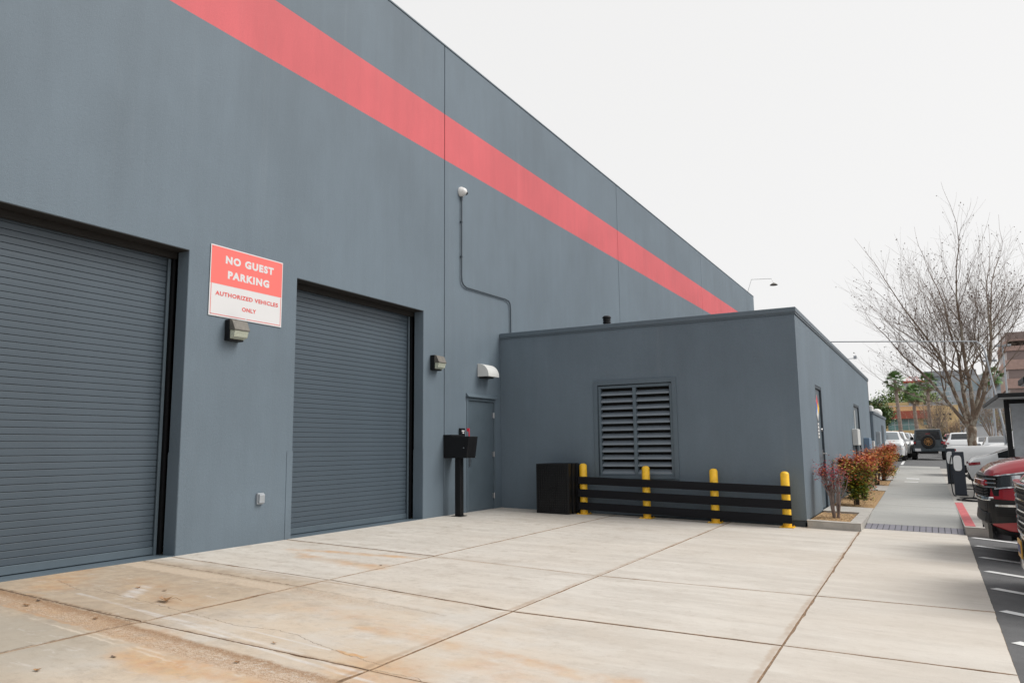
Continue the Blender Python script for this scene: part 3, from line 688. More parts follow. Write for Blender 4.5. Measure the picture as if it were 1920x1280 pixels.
# wall pack lamps
def wall_pack(y, z, lab):
    t_ = thing('wall_lamp', lab, 'wall lamp', (0, y, z), group='wall lamps by the roller doors')
    def pr(b, poly, a, c): b.prism(poly, y+a, y+c, 'y')
    b = MB(); b.box(0.001, .10, y-.115, y+.115, z, z+.27); b.build('housing', M['black'], t_, bevel=.006)
    b = MB(); pr(b, [(.10, z+.27), (.145, z+.255), (.20, z+.14), (.20, z+.125), (.10, z+.135)], -.125, .125); b.build('hood', M['bronze_metal'], t_, bevel=.004)
    b = MB(); pr(b, [(.1005, z+.133), (.192, z+.123), (.17, z+.045), (.1005, z+.02)], -.112, .112); b.build('prismatic_lens', M['prism'], t_, bevel=.004)
wall_pack(6.88, 2.595, 'bronze wall lamp mounted directly below the parking sign')
wall_pack(11.48, 2.60, 'small wall lamp on the wall right of the narrower roller door')

# dome camera with its conduit
t_ = thing('security_camera', 'white dome security camera high on the wall under the red stripe', 'camera', (0, 12.39, 6.22))
b = MB(); Mx = Matrix.Translation((0.002, 12.40, 6.22)) @ Matrix.Rotation(R(90), 4, 'Y')
b.lathe([(.10, 0), (.10, .04), (.085, .06), (.075, .09), (.05, .12), (.015, .135)], 20, Mx); b.build('housing', M['white'], t_, smooth=50)
b = MB(); b.sphere((.10, 12.44, 6.20), .045, 12, 8); b.build('lens', M['glass_dark'], t_, smooth=True)
def arc(c, r, a0, a1, n_=5): return [(0.03, c[0]+r*math.cos(R(lerp(a0, a1, k/n_))), c[1]+r*math.sin(R(lerp(a0, a1, k/n_)))) for k in range(n_+1)]
b = MB(); pts = [(.03, 12.395, 6.13), (.03, 12.395, 6.0), (.03, 12.385, 4.52), (.03, 12.40, 4.42), (.03, 12.45, 4.36), (.03, 12.56, 4.325), (.03, 14.12, 4.355), (.03, 14.27, 4.34), (.03, 14.34, 4.28), (.03, 14.36, 4.18), (.03, 14.36, 3.4)]
b.tube(pts, .0145, 8); b.tube([(.03, 12.395, 6.16), (.03, 12.395, 6.05)], .022, 8)
for z in (5.6, 4.9): b.box(.0, .046, 12.365, 12.415, z, z+.02)
o = b.build('conduit', mat('conduit_paint_with_shade', (.05, .07, .09), .5), None, smooth=True); tag(o, 'thin slate conduit, darkened with painted shade, running from the dome camera down to the annex roof', 'conduit')  # conduit is wall grey; its shadow is painted in as a darker colour

# vent hood, outlet box, roof pipe
b = MB(); prof = [(.001, 2.87)] + [(.001+.25*math.sin(R(a)), 2.63+.24*math.cos(R(a))) for a in range(10, 91, 10)] + [(.251, 2.61), (.001, 2.61)]
t_ = thing('vent_hood', 'pale quarter round vent hood above the personnel door', 'vent hood', (0, 13.2, 2.61))
b.prism(prof, 13.02, 13.44, 'y'); b.build('shroud', M['offwhite'], t_, smooth=30)
b = MB(); b.box(0.001, .16, 13.08, 13.38, 2.585, 2.609); b.build('grille', M['black'], t_)
t_ = thing('outlet_cover', 'small grey weatherproof outlet cover low between the roller doors', 'outlet', (0, 7.44, .51))
b = MB(); b.box(.001, .035, 7.385, 7.495, .505, .65); b.build('box', M['galv'], t_, bevel=.005)
b = MB(); b.prism([(.036, .515), (.06, .52), (.062, .63), (.036, .64)], 7.395, 7.485, 'y'); b.build('flip_cover', M['galv'], t_, bevel=.004)
t_ = thing('roof_pipe', 'short black vent pipe standing on the annex roof', 'vent pipe', (1.56, 16, 3.38))
b = MB(); b.tube([(1.6, 16, 3.38), (1.6, 16, 4.05)], .055, 14); b.build('pipe', M['galv'], t_, smooth=40)
b = MB()
for z, r_ in ((3.83, .085), (3.89, .088), (3.95, .088), (4.01, .088)): b.lathe([(r_, 0), (r_, .035), (r_-.012, .045), (r_-.012, .055)], 16, Matrix.Translation((1.6, 16, z)))
b.lathe([(.098, 0), (.098, .02), (.07, .05)], 16, Matrix.Translation((1.6, 16, 4.065))); b.build('cap', M['black'], t_, smooth=40)

# mailbox on its post
t_ = thing('mailbox', 'black locking mailbox with a red flag on a square post', 'mailbox', (.25, 11.95, 0))
b = MB(); b.box(.19, .305, 11.89, 12.005, .004, 1.04); b.box(.14, .355, 11.84, 12.055, 0, .008); b.build('post', M['black'], t_, bevel=.004)
b = MB(); b.prism([(-.0, 1.03), (.50, 1.03), (.555, 1.415), (-.02, 1.415)], 11.80, 12.10, 'y')
body = b.build('box', M['black'], t_, bevel=.006)
b = MB(); b.box(.0, .19, 11.79, 12.11, 1.416, 1.452); b.build('slot_hood', M['black'], body, bevel=.006)
b = MB(); b.lathe([(.012, 0), (.012, .012)], 12, Matrix.Translation((.44, 11.80, 1.21)) @ Matrix.Rotation(R(90), 4, 'X')); b.build('lock', M['steel'], body)
b = MB(); b.box(.50, .52, 11.86, 11.872, 1.35, 1.56); b.box(.462, .50, 11.86, 11.872, 1.505, 1.56); b.build('flag', M['red'], body, bevel=.002)
t_ = thing('key_box', 'small black key box on the wall behind the mailbox', 'key box', (0, 12.38, 1.4))
b = MB(); b.box(.001, .05, 12.32, 12.47, 1.40, 1.58); b.build('case', M['black'], t_, bevel=.004)
b = MB(); b.box(.051, .0525, 12.35, 12.44, 1.515, 1.54); b.box(.051, .0525, 12.375, 12.43, 1.482, 1.503); b.build('label_plate', M['plate_w'], t_)

# ------------------------------------------------------------------ guard fence: 4 bollards and 3 boards
gf = thing('guard_fence', 'black three board guard fence on yellow bollards before the louver', 'guard fence', (3.8, 13.7, 0))
for x in (1.925, 3.17, 4.41, 5.605):
    zg = cross(x); top = interp(x, [1.9, 5.6], [.885, .75])
    b = MB(); b.lathe([(.072, zg+.006), (.072, top-.035), (.062, top-.012), (.04, top+.004), (.004, top+.010)], 20, Matrix.Translation((x, 13.72, 0)))
    p_ = b.build('bollard', M['yellow'], gf, smooth=50)
    b = MB(); b.box(x-.115, x+.115, 13.605, 13.835, zg, zg+.010)
    for sx in (-.09, .09):
        for sy in (-.09, .09): b.lathe([(.010, 0), (.010, .014)], 6, Matrix.Translation((x+sx, 13.72+sy, zg+.012)))
    b.build('base_plate', M['yellow'], p_)
for (za, zb_) in ((.65, .51), (.415, .27), (.175, .035)):
    b = MB(); dz = -.128
    b.add([(1.855, 13.605, zb_), (5.70, 13.605, zb_+dz), (5.70, 13.645, zb_+dz), (1.855, 13.645, zb_), (1.855, 13.605, za), (5.70, 13.605, za+dz), (5.70, 13.645, za+dz), (1.855, 13.645, za)],
          [(0,3,2,1),(4,5,6,7),(0,1,5,4),(1,2,6,5),(2,3,7,6),(3,0,4,7)])
    b.build('board', M['black_wood'], gf, bevel=.004)

# plastic pallets standing on edge
def pallet(x, y, z, lab, rz):
    t_ = thing('plastic_pallet', lab, 'pallet', (x, y, z), rz, group='black plastic pallets standing on edge by the fence')
    W_, H_, D_ = .68, .93, .13
    b = MB()
    for a in (0, .305, .61): b.box(a, a+.07, .02, D_, 0, H_)              # stringers seen at the back
    b.box(.07, .61, .02, D_-.0, 0, .07); b.box(.07, .61, .02, D_, H_-.07, H_); b.box(.07, .61, .03, D_-.01, .43, .50)
    fr = b.build('frame', M['black_plastic'], t_, local=True, bevel=.006)
    b = MB()
    for k in range(15): a = .025+k*.045; b.box(a, a+.010, 0, .018, .02, H_-.02)
    for k in range(20): a = .03+k*.0455; b.box(.02, W_-.02, .003, .016, a, a+.010)
    b.box(0, W_, -.004, .019, 0, .022); b.box(0, W_, -.004, .019, H_-.022, H_); b.box(0, .022, -.004, .019, .022, H_-.022); b.box(W_-.022, W_, -.004, .019, .022, H_-.022)
    b.box(.02, W_-.02, .0165, .019, .02, H_-.02)
    b.build('deck_grid', M['black_plastic'], t_, local=True)
    b = MB()
    for r0, r1 in ((.075, .06), (.04, .018)):
        b.lathe([(r0, 0), (r0, .012), (r1, .012), (r1, 0)], 8, Matrix.Translation((.34, -.004, .465)) @ Matrix.Rotation(R(90), 4, 'X'), close=True)
    for zz in (.23, .70): b.box(.30, .38, -.010, -.004, zz, zz+.05)
    b.build('hub_emblem', M['black_plastic'], t_, local=True)
pallet(1.09, 13.38, -.035, 'front black plastic pallet of the stack beside the first bollard', 0)
pallet(1.11, 13.53, -.035, 'black plastic pallet behind the front one, against the wall', 0)
pallet(1.13, 13.68, -.035, 'rearmost black plastic pallet touching the annex wall', 0)

# ------------------------------------------------------------------ things on the annex side
def hazard_sign(y0, zc, s, lab, x=AX-.035):
    t_ = thing('hazard_sign', lab, 'hazard sign', (x, y0, zc), group='hazard diamonds on the side doors')
    F = face_px(y0, zc, x+.004); h = s/2
    b = MB(); b.add([(0,-s,0),(s,0,0),(0,s,0),(-s,0,0),(0,-s,-.003),(s,0,-.003),(0,s,-.003),(-s,0,-.003)], [(0,1,2,3),(4,5,1,0),(5,6,2,1),(6,7,3,2),(7,4,0,3)], F); b.build('backing_plate', M['white'], t_)
    e = h*.95
    for (cx, cz, mt) in ((0, h, M['red']), (-h, 0, M['blue']), (h, 0, M['yellow']), (0, -h, M['white'])):
        b = MB(); b.add([(cx, cz-e, .001), (cx+e, cz, .001), (cx, cz+e, .001), (cx-e, cz, .001)], [(0,1,2,3)], F); b.build('diamond', mt, t_)
    b = MB(); b.box(-.09, .09, -s-.33, -s-.03, -.002, .001, F); b.build('notice_strip', M['white'], t_)
    b = MB()
    for k in range(4): b.box(-.06, .06, -s-.29+k*.065, -s-.265+k*.065, .0012, .002, F)
    b.build('print_lines', M['dark_slate'], t_)
M['blue'] = mat('hazard_blue', (.03, .14, .55), .4)
hazard_sign(16.50, 1.93, .27, 'four colour hazard diamond on the nearer side door')
hazard_sign(24.85, 1.80, .25, 'four colour hazard diamond on the far side double door')
t_ = thing('white_cabinet', 'white electrical cabinet with conduits on the annex side wall', 'electrical cabinet', (AX, 24.0, 1.1))
b = MB(); b.box(AX+.001, AX+.15, 23.3, 24.1, 1.17, 1.62); b.build('case', M['offwhite'], t_, bevel=.01)
for y in (23.5, 23.75):
    b = MB(); b.tube([(AX+.08, y, 1.17), (AX+.08, y, .02)], .035, 8); b.build('conduit', M['dark_slate'], t_, smooth=True)
b = MB(); b.tube([(AX+.06, 23.7, 1.62), (AX+.06, 23.7, 2.15)], .02, 8); b.build('conduit', M['offwhite'], t_, smooth=True)
t_ = thing('blue_cabinet', 'blue grey meter cabinet on the annex side beyond the white one', 'electrical cabinet', (AX, 27.5, .9))
b = MB(); b.box(AX+.001, AX+.17, 27.2, 28.2, .75, 1.40); b.build('case', mat('blue_grey_enamel', (.16, .25, .36), .4), t_, bevel=.01)
t_ = thing('small_grey_box', 'small pale grey box just past the blue meter cabinet', 'electrical box', (AX, 28.8, .9))
b = MB(); b.box(AX+.001, AX+.22, 28.5, 28.9, .8, 1.3); b.build('case', M['offwhite'], t_, bevel=.01)
t_ = thing('roof_antenna', 'small bracket antenna standing above the annex side parapet', 'antenna', (5.7, 24.6, 3.58))
b = MB(); b.tube([(5.75, 24.6, 3.5), (5.75, 24.6, 3.70), (6.0, 24.7, 3.72)], .012, 6); b.box(5.96, 6.04, 24.65, 24.75, 3.70, 3.79); b.build('mast', M['galv'], t_)
t_ = thing('gooseneck_lamp', 'white gooseneck lamp at the far end of the warehouse parapet', 'lamp', (-.2, 40.2, TOP))
b = MB(); b.tube([(-.1, 40.4, 9.0), (.15, 40.4, 9.75), (1.15, 40.4, 9.68), (1.25, 40.4, 9.45)], .016, 8); b.build('arm', M['white'], t_, smooth=True)
b = MB(); b.lathe([(.02, .11), (.09, .08), (.20, .0), (.19, -.02)], 14, Matrix.Translation((1.25, 40.4, 9.34))); b.build('shade', M['bronze_metal'], t_, smooth=True)

# small grey shed beyond the annex
t_ = thing('shed', 'small dark grey flat roofed shed past the far end of the annex', 'shed', (4, 45, .2))
b = MB(); b.box(1.5, 5.42, 40, 51, -.3, 2.62); b.build('wall', M['wall2'], t_)
b = MB(); b.box(1.45, 5.47, 39.95, 51.05, 2.623, 2.74); b.build('coping', M['trim'], t_)
b = MB(); b.box(5.421, 5.44, 46.5, 48.2, .1, 2.2); b.build('door', M['dark_slate'], t_)
b = MB(); b.box(5.421, 5.60, 41.5, 42.1, 1.2, 1.8); b.build('meter_box', M['galv'], t_, bevel=.01)
t_ = thing('roof_unit', 'white rooftop unit on the grey shed', 'roof unit', (4.9, 43, 2.74))
b = MB(); b.box(4.3, 5.3, 42, 43.2, 2.741, 3.1); b.build('casing', M['white'], t_, bevel=.03)
b = MB(); b.lathe([(.25, 0), (.27, .15), (.2, .3), (.08, .36)], 14, Matrix.Translation((5.25, 46.5, 2.74)))
tag(b.build('roof_vent', M['white'], None, smooth=True), 'white domed vent at the right edge of the shed roof', 'vent')

# ------------------------------------------------------------------ cars
def wheel_parts(t_, x, y, r, side, w_=.21, rimmat='rim'):
    Mx = Matrix.Translation((x, y, r)) @ Matrix.Rotation(R(90)*side, 4, 'X')
    b = MB(); b.lathe([(r*.62, -w_/2), (r*.93, -w_/2), (r, -w_/2+.03), (r, w_/2-.03), (r*.93, w_/2), (r*.62, w_/2)], 24, Mx, close=True)
    o = b.build('wheel', M['rubber'], t_, local=True, smooth=35)
    b = MB(); b.lathe([(r*.64, w_/2-.06), (r*.64, w_/2-.01), (r*.58, w_/2-.015), (r*.56, w_/2-.05)], 20, Mx, close=True)
    for k in range(5): b.box(-.03, .03, 0, r*.6, w_/2-.05, w_/2-.025, Mx @ Matrix.Rotation(R(72*k), 4, 'Z'))
    b.lathe([(.06, w_/2-.05), (.06, w_/2-.015)], 12, Mx); b.lathe([(r*.6, w_/2-.09), (r*.6, w_/2-.085)], 16, Mx)
    b.build('rim', M[rimmat], o, smooth=35)
KINDS = {
 'bigsuv': dict(L=5.0, W=2.0, r=.39, ax=(1.02, 3.92),
   keys=[(0,.40,1.00,1.07,.74),(.03,.36,1.03,1.11,.83),(.08,.32,1.06,1.15,.885),(.16,.28,1.10,1.19,.93),(.30,.26,1.14,1.23,.965),(.5,.25,1.17,1.265,.99),(1.05,.25,1.20,1.31,1),(1.35,.25,1.22,1.34,1),(2.05,.25,1.24,1.78,1),(2.4,.25,1.24,1.85,1),(3.7,.25,1.25,1.86,1),(4.35,.26,1.26,1.78,.99),(4.78,.29,1.22,1.30,.96),(4.92,.34,1.05,1.10,.92),(5.0,.42,.9,.93,.86)],
   cab=(1.35, 2.08, 4.3, 4.76)),
 'suv': dict(L=4.9, W=1.96, r=.37, ax=(.93, 3.82),
   keys=[(0,.30,.80,.83,.80),(.04,.26,.90,.96,.86),(.18,.24,.99,1.06,.94),(.45,.24,1.04,1.13,.985),(1.0,.24,1.08,1.17,1),(1.28,.24,1.10,1.19,1),(1.95,.24,1.12,1.66,1),(2.3,.24,1.12,1.72,1),(3.6,.24,1.13,1.73,1),(4.25,.25,1.15,1.66,.99),(4.68,.28,1.12,1.20,.96),(4.82,.32,1.0,1.05,.92),(4.9,.40,.85,.88,.86)],
   cab=(1.28, 1.98, 4.2, 4.66)),
 'sedan': dict(L=4.7, W=1.84, r=.33, ax=(.90, 3.70),
   keys=[(0,.30,.60,.63,.76),(.05,.24,.68,.73,.84),(.2,.20,.76,.81,.92),(.5,.20,.82,.88,.98),(1.1,.20,.88,.96,1),(1.35,.20,.90,1.0,1),(2.15,.20,.92,1.38,1),(2.5,.20,.93,1.44,1),(3.1,.20,.95,1.42,1),(3.6,.20,.97,1.27,1),(4.2,.22,.99,1.06,.97),(4.55,.28,.96,1.0,.92),(4.66,.34,.84,.86,.88),(4.7,.40,.74,.76,.84)],
   cab=(1.35, 2.18, 3.05, 4.15)),
 'pickup': dict(L=5.6, W=1.98, r=.40, ax=(.98, 4.45),
   keys=[(0,.42,1.0,1.03,.88),(.05,.38,1.08,1.12,.93),(.3,.36,1.14,1.2,.98),(1.3,.36,1.18,1.26,1),(1.5,.36,1.2,1.3,1),(2.1,.36,1.21,1.84,1),(2.4,.36,1.22,1.9,1),(3.3,.36,1.22,1.9,1),(3.5,.36,1.22,1.84,1),(3.6,.36,1.22,1.24,1),(5.5,.38,1.22,1.23,1),(5.6,.5,1.16,1.17,.97)],
   cab=(1.5, 2.15, 3.38, 3.6)),
}
class Body:
    def __init__(s, k):
        s.k = KINDS[k]; s.K = s.k['keys']; s.hw = s.k['W']/2
    def key(s, x, c):
        xs_ = [q[0] for q in s.K]; ys_ = [q[c] for q in s.K]
        return sum(interp(min(max(x+d, 0), s.k['L']), xs_, ys_) for d in (-.06, -.03, 0, .03, .06))/5 if .06 < x < s.k['L']-.06 else interp(x, xs_, ys_)
    def section(s, x):
        zb, zl, zt = s.key(x, 1), s.key(x, 2), s.key(x, 3); wd = s.key(x, 4)*s.hw; h = zl-zb; t_ = zt-zl
        wr = lerp(wd*.80, wd*.66, min(1, max(0, t_-.1)/.45))
        P = [(0, zb), (wd*.86, zb), (wd*.965, zb+.07), (wd, zb+.38*h), (wd*.995, zb+.68*h), (wd*.972, zl-.045), (wd*.93, zl)]
        P += [(lerp(wd*.93, wr, .06), zl+.06*t_), (lerp(wd*.93, wr, .52), zl+.5*t_), (wr*1.0, zl+.9*t_), (wr*.86, zt-.025*t_), (wr*.45, zt), (0, zt+.0)]
        Ra = s.k['r']+.055
        for xw in s.k['ax']:
            d = abs(x-xw)
            if d < Ra:
                za = s.k['r']+math.sqrt(Ra*Ra-d*d)
                P = [(y, max(z, za)) if i < 5 else (y, z) for i, (y, z) in enumerate(P)]
        return P
    def side_y(s, x, z):
        P = s.section(x)
        for (ya, za), (yb, zb) in zip(P[1:], P[2:]):
            if za <= z <= zb and zb > za: return lerp(ya, yb, (z-za)/(zb-za))
        return P[5][0]
    def patch(s, b, xa, xb, zlo, zhi, side, off=.008, nx=8, nz=4):
        V = []
        for i in range(nx+1):
            x = lerp(xa, xb, i/nx); a, c = zlo(i/nx), zhi(i/nx)
            for j in range(nz+1):
                z = lerp(a, c, j/nz); V.append((x-off*(1 if x < .25 else 0)+off*(1 if x > s.k['L']-.25 else 0), side*(s.side_y(x, z)+off), z))
        F = [(i*(nz+1)+j, (i+1)*(nz+1)+j, (i+1)*(nz+1)+j+1, i*(nz+1)+j+1) for i in range(nx) for j in range(nz)]
        b.add(V, F if side < 0 else [f[::-1] for f in F])
def car(kind, paint, name, label, cat, loc, rz, group=None, glass='glass_dark', plain=True):
    t_ = thing(name, label, cat, loc, rz, group); B = Body(kind); k = B.k; Ln = k['L']; hw = B.hw
    xs_ = sorted({0, .02, .05, .1, .18, .28, *[q[0] for q in B.K], *[Ln*i/56 for i in range(57)], *[a+(k['r']+.055)*math.cos(R(d)) for a in k['ax'] for d in range(0, 181, 15)], *k['cab']})
    xs2 = [xs_[0]]
    for x in xs_[1:]:
        if x-xs2[-1] > .012 or x == Ln: xs2.append(x)
    S = [B.section(x) for x in xs2]; n_ = 13
    body, win, ws_, rw = MB(), MB(), MB(), MB(); V = []
    for x, P in zip(xs2, S):
        V += [(x, -y, z) for y, z in P] + [(x, y, z) for y, z in P]
    c0, c1, c2, c3 = k['cab']; pill = (c0+.55, (c0+c3)/2+.05, c2-.05)
    facs = {'b': [], 'k': [], 'w': [], 's': [], 'r': []}
    for i in range(len(xs2)-1):
        xm_ = (xs2[i]+xs2[i+1])/2
        for j in range(n_-1):
            for sd_ in (0, 1):
                o_ = sd_*n_; a = (i*2*n_+o_+j, (i+1)*2*n_+o_+j, (i+1)*2*n_+o_+j+1, i*2*n_+o_+j+1); a = a if sd_ == 0 else a[::-1]
                if j in (7, 8) and c0+.25 < xm_ < c3-.22 and not any(abs(xm_-p) < .035 for p in pill[1:2]): key = 'w'
                elif j >= 10 and c0+.04 < xm_ < c1-.04: key = 's'
                elif j >= 10 and c2+.06 < xm_ < c3-.03: key = 'r'
                elif j < 2: key = 'k'
                else: key = 'b'
                facs[key].append(a)
    b = MB(); b.add(V, facs['b']); b.mat = 1; b.add(V, facs['k']); b.mat = 0
    for i in (0, len(xs2)-1):
        idx = [i*2*n_+j for j in range(n_)] + [i*2*n_+n_+j for j in range(n_-1, -1, -1)]; b.add([V[q] for q in idx], [tuple(range(len(idx)))[::(1 if i else -1)]])
    bo = b.build('body', [M[paint], M['black']], t_, local=True, smooth=38)
    for key, nm in (('w', 'side_window'), ('s', 'windscreen'), ('r', 'rear_window')):
        b = MB(); b.add(V, facs[key]); used = sorted({i for f in facs[key] for i in f}); mp_ = {u: q for q, u in enumerate(used)}
        b = MB(); b.add([V[u] for u in used], [tuple(mp_[i] for i in f) for f in facs[key]]); b.build(nm, M[glass], t_, local=True, smooth=True)
    for a in k['ax']:
        for sd_ in (-1, 1): wheel_parts(t_, a, sd_*(hw-.13), k['r'], 1 if sd_ < 0 else -1)
    for sd_ in (-1, 1):
        b = MB(); b.box(c0+.42, c0+.55, min(sd_*(hw*.93), sd_*(hw+.16)), max(sd_*(hw*.93), sd_*(hw+.16)), B.key(c0+.5, 2)+.0, B.key(c0+.5, 2)+.14); b.build('mirror', M[paint] if paint != 'car_red' else M['black'], t_, local=True, bevel=.025)
    if plain:
        zl = B.key(.3, 2)
        for sd_ in (-1, 1):
            b = MB(); B.patch(b, .01, .42, lambda u: zl-.22+.05*u, lambda u: zl-.10+.06*u, sd_); b.build('headlight', M['lamp_clear'], t_, local=True)
            zr = B.key(Ln-.3, 2)
            b = MB(); B.patch(b, Ln-.30, Ln-.01, lambda u: zr-.20+.03*(1-u), lambda u: zr-.11+.02*(1-u), sd_); b.build('tail_light', M['tail'], t_, local=True)
        w0 = B.K[0][4]*hw
        b = MB(); b.box(-.012, .05, -w0*.7, w0*.7, zl-.28, zl-.16); b.build('grille', M['black'], t_, local=True, bevel=.01)
        b = MB(); b.box(-.014, .05, -w0*.85, w0*.85, .30, .42); b.build('lower_intake', M['black'], t_, local=True, bevel=.01)
        b = MB(); b.box(Ln-.05, Ln+.012, -w0*.9, w0*.9, .36, .50); b.build('rear_bumper', M['black'], t_, local=True, bevel=.01)
        b = MB(); b.box(Ln-.03, Ln+.018, -.16, .16, .60, .72); b.build('license_plate', M['plate_w'], t_, local=True)
    return t_, B
def lot(x, y): return (x, y, lot_z(x, y)+.004)

# the red SUV, nose over the hatching
def nose_x(B, y):
    f = min(abs(y)/B.hw, .985); xs_ = [q[0] for q in B.K[:6]]; ws_ = [q[4] for q in B.K[:6]]
    return interp(f, ws_, xs_) if f > ws_[0] else -.05*(1-(f/ws_[0])**2)
def arc_bar(b, B, z0, z1, w_, out, dep=.06, slope=0, n_=18):
    """a bar that follows the rounded nose in plan"""
    V = []
    for i in range(n_+1):
        y = lerp(-w_, w_, i/n_)*B.hw; x = nose_x(B, y)
        for (dx, z) in ((-out, z0), (-out+slope, z1), (dep, z1), (dep, z0)): V.append((x+dx, y, z))
    F = [(4*i+k, 4*i+(k+1) % 4, 4*i+4+(k+1) % 4, 4*i+4+k) for i in range(n_) for k in range(4)]
    b.add(V, F+[(3,2,1,0), tuple(4*n_+k for k in range(4))])
suv, B = car('bigsuv', 'car_red', 'red_suv', 'deep red SUV nosing in from the right edge past the hatching', 'SUV', lot(8.385, 12.2), 0, plain=False)
def S_(b, nm, mt, par=None, **kw): return b.build(nm, M[mt], par or suv, local=True, **kw)
for sd_ in (-1, 1):
    top_ = lambda u: 1.045+.075*u; bot = lambda u: interp(u, [0, .7, .9, 1], [.885, .93, .99, 1.06])
    b = MB(); B.patch(b, .10, .56, bot, top_, sd_, .010, 20, 6); h_ = S_(b, 'headlight', 'lamp_dark', smooth=True)
    b = MB(); B.patch(b, .27, .36, lambda u: .935, lambda u: 1.055, sd_, .015, 5, 4); S_(b, 'reflector', 'lamp_clear', h_)
    b = MB(); B.patch(b, .42, .49, lambda u: .965-.01*math.sin(3.14*u)+.01, lambda u: 1.04+.02*math.sin(3.14*u), sd_, .016, 6, 4); S_(b, 'projector', 'white', h_)
    b = MB(); B.patch(b, .51, .545, lambda u: 1.04, lambda u: 1.09, sd_, .014, 4, 2); S_(b, 'side_marker', 'amber', h_)
    b = MB(); B.patch(b, .10, .56, lambda u: top_(u)-.010, lambda u: top_(u)+.004, sd_, .018, 20, 1); B.patch(b, .10, .56, lambda u: bot(u)-.004, lambda u: bot(u)+.012, sd_, .018, 20, 1); S_(b, 'chrome_rim', 'lamp_clear', h_)
    b = MB(); B.patch(b, .015, .40, lambda u: interp(u, [0, .85, 1], [.46, .50, .56]), lambda u: interp(u, [0, .85, 1], [.765, .75, .70]), sd_, .014, 20, 6); v_ = S_(b, 'bumper_vent', 'black_plastic', smooth=True)
    b = MB(); B.patch(b, .10, .35, lambda u: .675, lambda u: .70, sd_, .024, 8, 1); B.patch(b, .30, .35, lambda u: .57+.03*(1-u), lambda u: .674, sd_, .024, 3, 3); S_(b, 'silver_trim', 'chrome', v_)
    b = MB()
    for k in range(4): B.patch(b, .10, .28, lambda u, k=k: .56+.026*k, lambda u, k=k: .57+.026*k, sd_, .022, 6, 1)
    S_(b, 'vent_fins', 'rubber', v_)
    b = MB(); B.patch(b, .0, .74, lambda u: .27, lambda u: interp(u, [0, .3, 1], [.45, .38, .34]), sd_, .012, 20, 2); S_(b, 'lower_cladding', 'black_plastic', smooth=True)
b = MB(); arc_bar(b, B, .80, 1.045, .90, .004); g_ = S_(b, 'grille', 'black')
for z in (.90, .95, 1.0):
    b = MB(); arc_bar(b, B, z, z+.016, .90, .026); S_(b, 'chrome_bar', 'chrome', g_)
b = MB(); arc_bar(b, B, .925, .995, .80, .045, slope=.01); S_(b, 'grille_bar', 'car_red', bevel=.008)
b = MB()
for z in (.80, .835, .87):
    for k in range(17): y = -.80+k*.1; b.sphere((nose_x(B, y)-.02, y, z), .028, 6, 4, .6)
S_(b, 'honeycomb', 'black_plastic', g_)
b = MB(); arc_bar(b, B, .74, .79, .86, .05, slope=.01); S_(b, 'bumper_blade', 'chrome', bevel=.012, seg=2)
b = MB(); arc_bar(b, B, .60, .735, .88, .02); S_(b, 'lower_grille', 'black', bevel=.01)
b = MB(); arc_bar(b, B, .47, .595, .84, .045, slope=.02); S_(b, 'lower_intake', 'black_plastic', bevel=.015, seg=2)
b = MB(); arc_bar(b, B, .31, .465, .80, -.04, .2, slope=-.05); S_(b, 'skid_lip', 'black_plastic', bevel=.012)

# dark car of which only the chrome nose shows
dc, B = car('bigsuv', 'car_navy', 'dark_suv', 'dark car with chrome grille and amber plate at the right edge', 'SUV', lot(8.60, 9.05), 0, plain=False)
def D_(b, nm, mt, par=None, **kw): return b.build(nm, M[mt], par or dc, local=True, **kw)
b = MB(); arc_bar(b, B, .62, 1.03, .70, .01); g_ = D_(b, 'grille', 'black')
b = MB(); arc_bar(b, B, 1.03, 1.075, .76, .035, .03); D_(b, 'grille_surround', 'chrome', bevel=.012, seg=2)
b = MB(); arc_bar(b, B, .585, .62, .76, .035, .03); D_(b, 'grille_surround', 'chrome', bevel=.012, seg=2)
for sd_ in (-1, 1):
    b = MB(); y0_, y1_ = .70*B.hw, .76*B.hw; xa_ = nose_x(B, .73*B.hw); b.box(xa_-.035, xa_+.04, min(sd_*y0_, sd_*y1_), max(sd_*y0_, sd_*y1_), .6, 1.06); D_(b, 'grille_surround', 'chrome', bevel=.012, seg=2)
for k in range(7):
    b = MB(); arc_bar(b, B, .65+k*.053, .664+k*.053, .69, .03, .02); D_(b, 'chrome_bar', 'chrome' if k % 2 else 'black_plastic', g_)
pl = MB(); pl.box(-.095, -.082, -.155, .155, .36, .53); pl = D_(pl, 'license_plate', 'plate_y', bevel=.003)
b = MB()
for k in range(5): b.box(-.0985, -.0955, -.125+k*.052, -.09+k*.052, .405, .485)
b.build('plate_characters', M['plate_b'], pl, local=True)
b = MB(); arc_bar(b, B, .33, .58, .84, .02); D_(b, 'bumper', 'car_navy', bevel=.02, seg=2)
b = MB(); arc_bar(b, B, .25, .325, .86, .04, slope=.02); D_(b, 'bumper_lip', 'chrome', bevel=.015, seg=2)
for sd_ in (-1, 1):
    b = MB(); B.patch(b, .14, .5, lambda u: .93, lambda u: 1.03, sd_, .01); D_(b, 'headlight', 'lamp_clear')

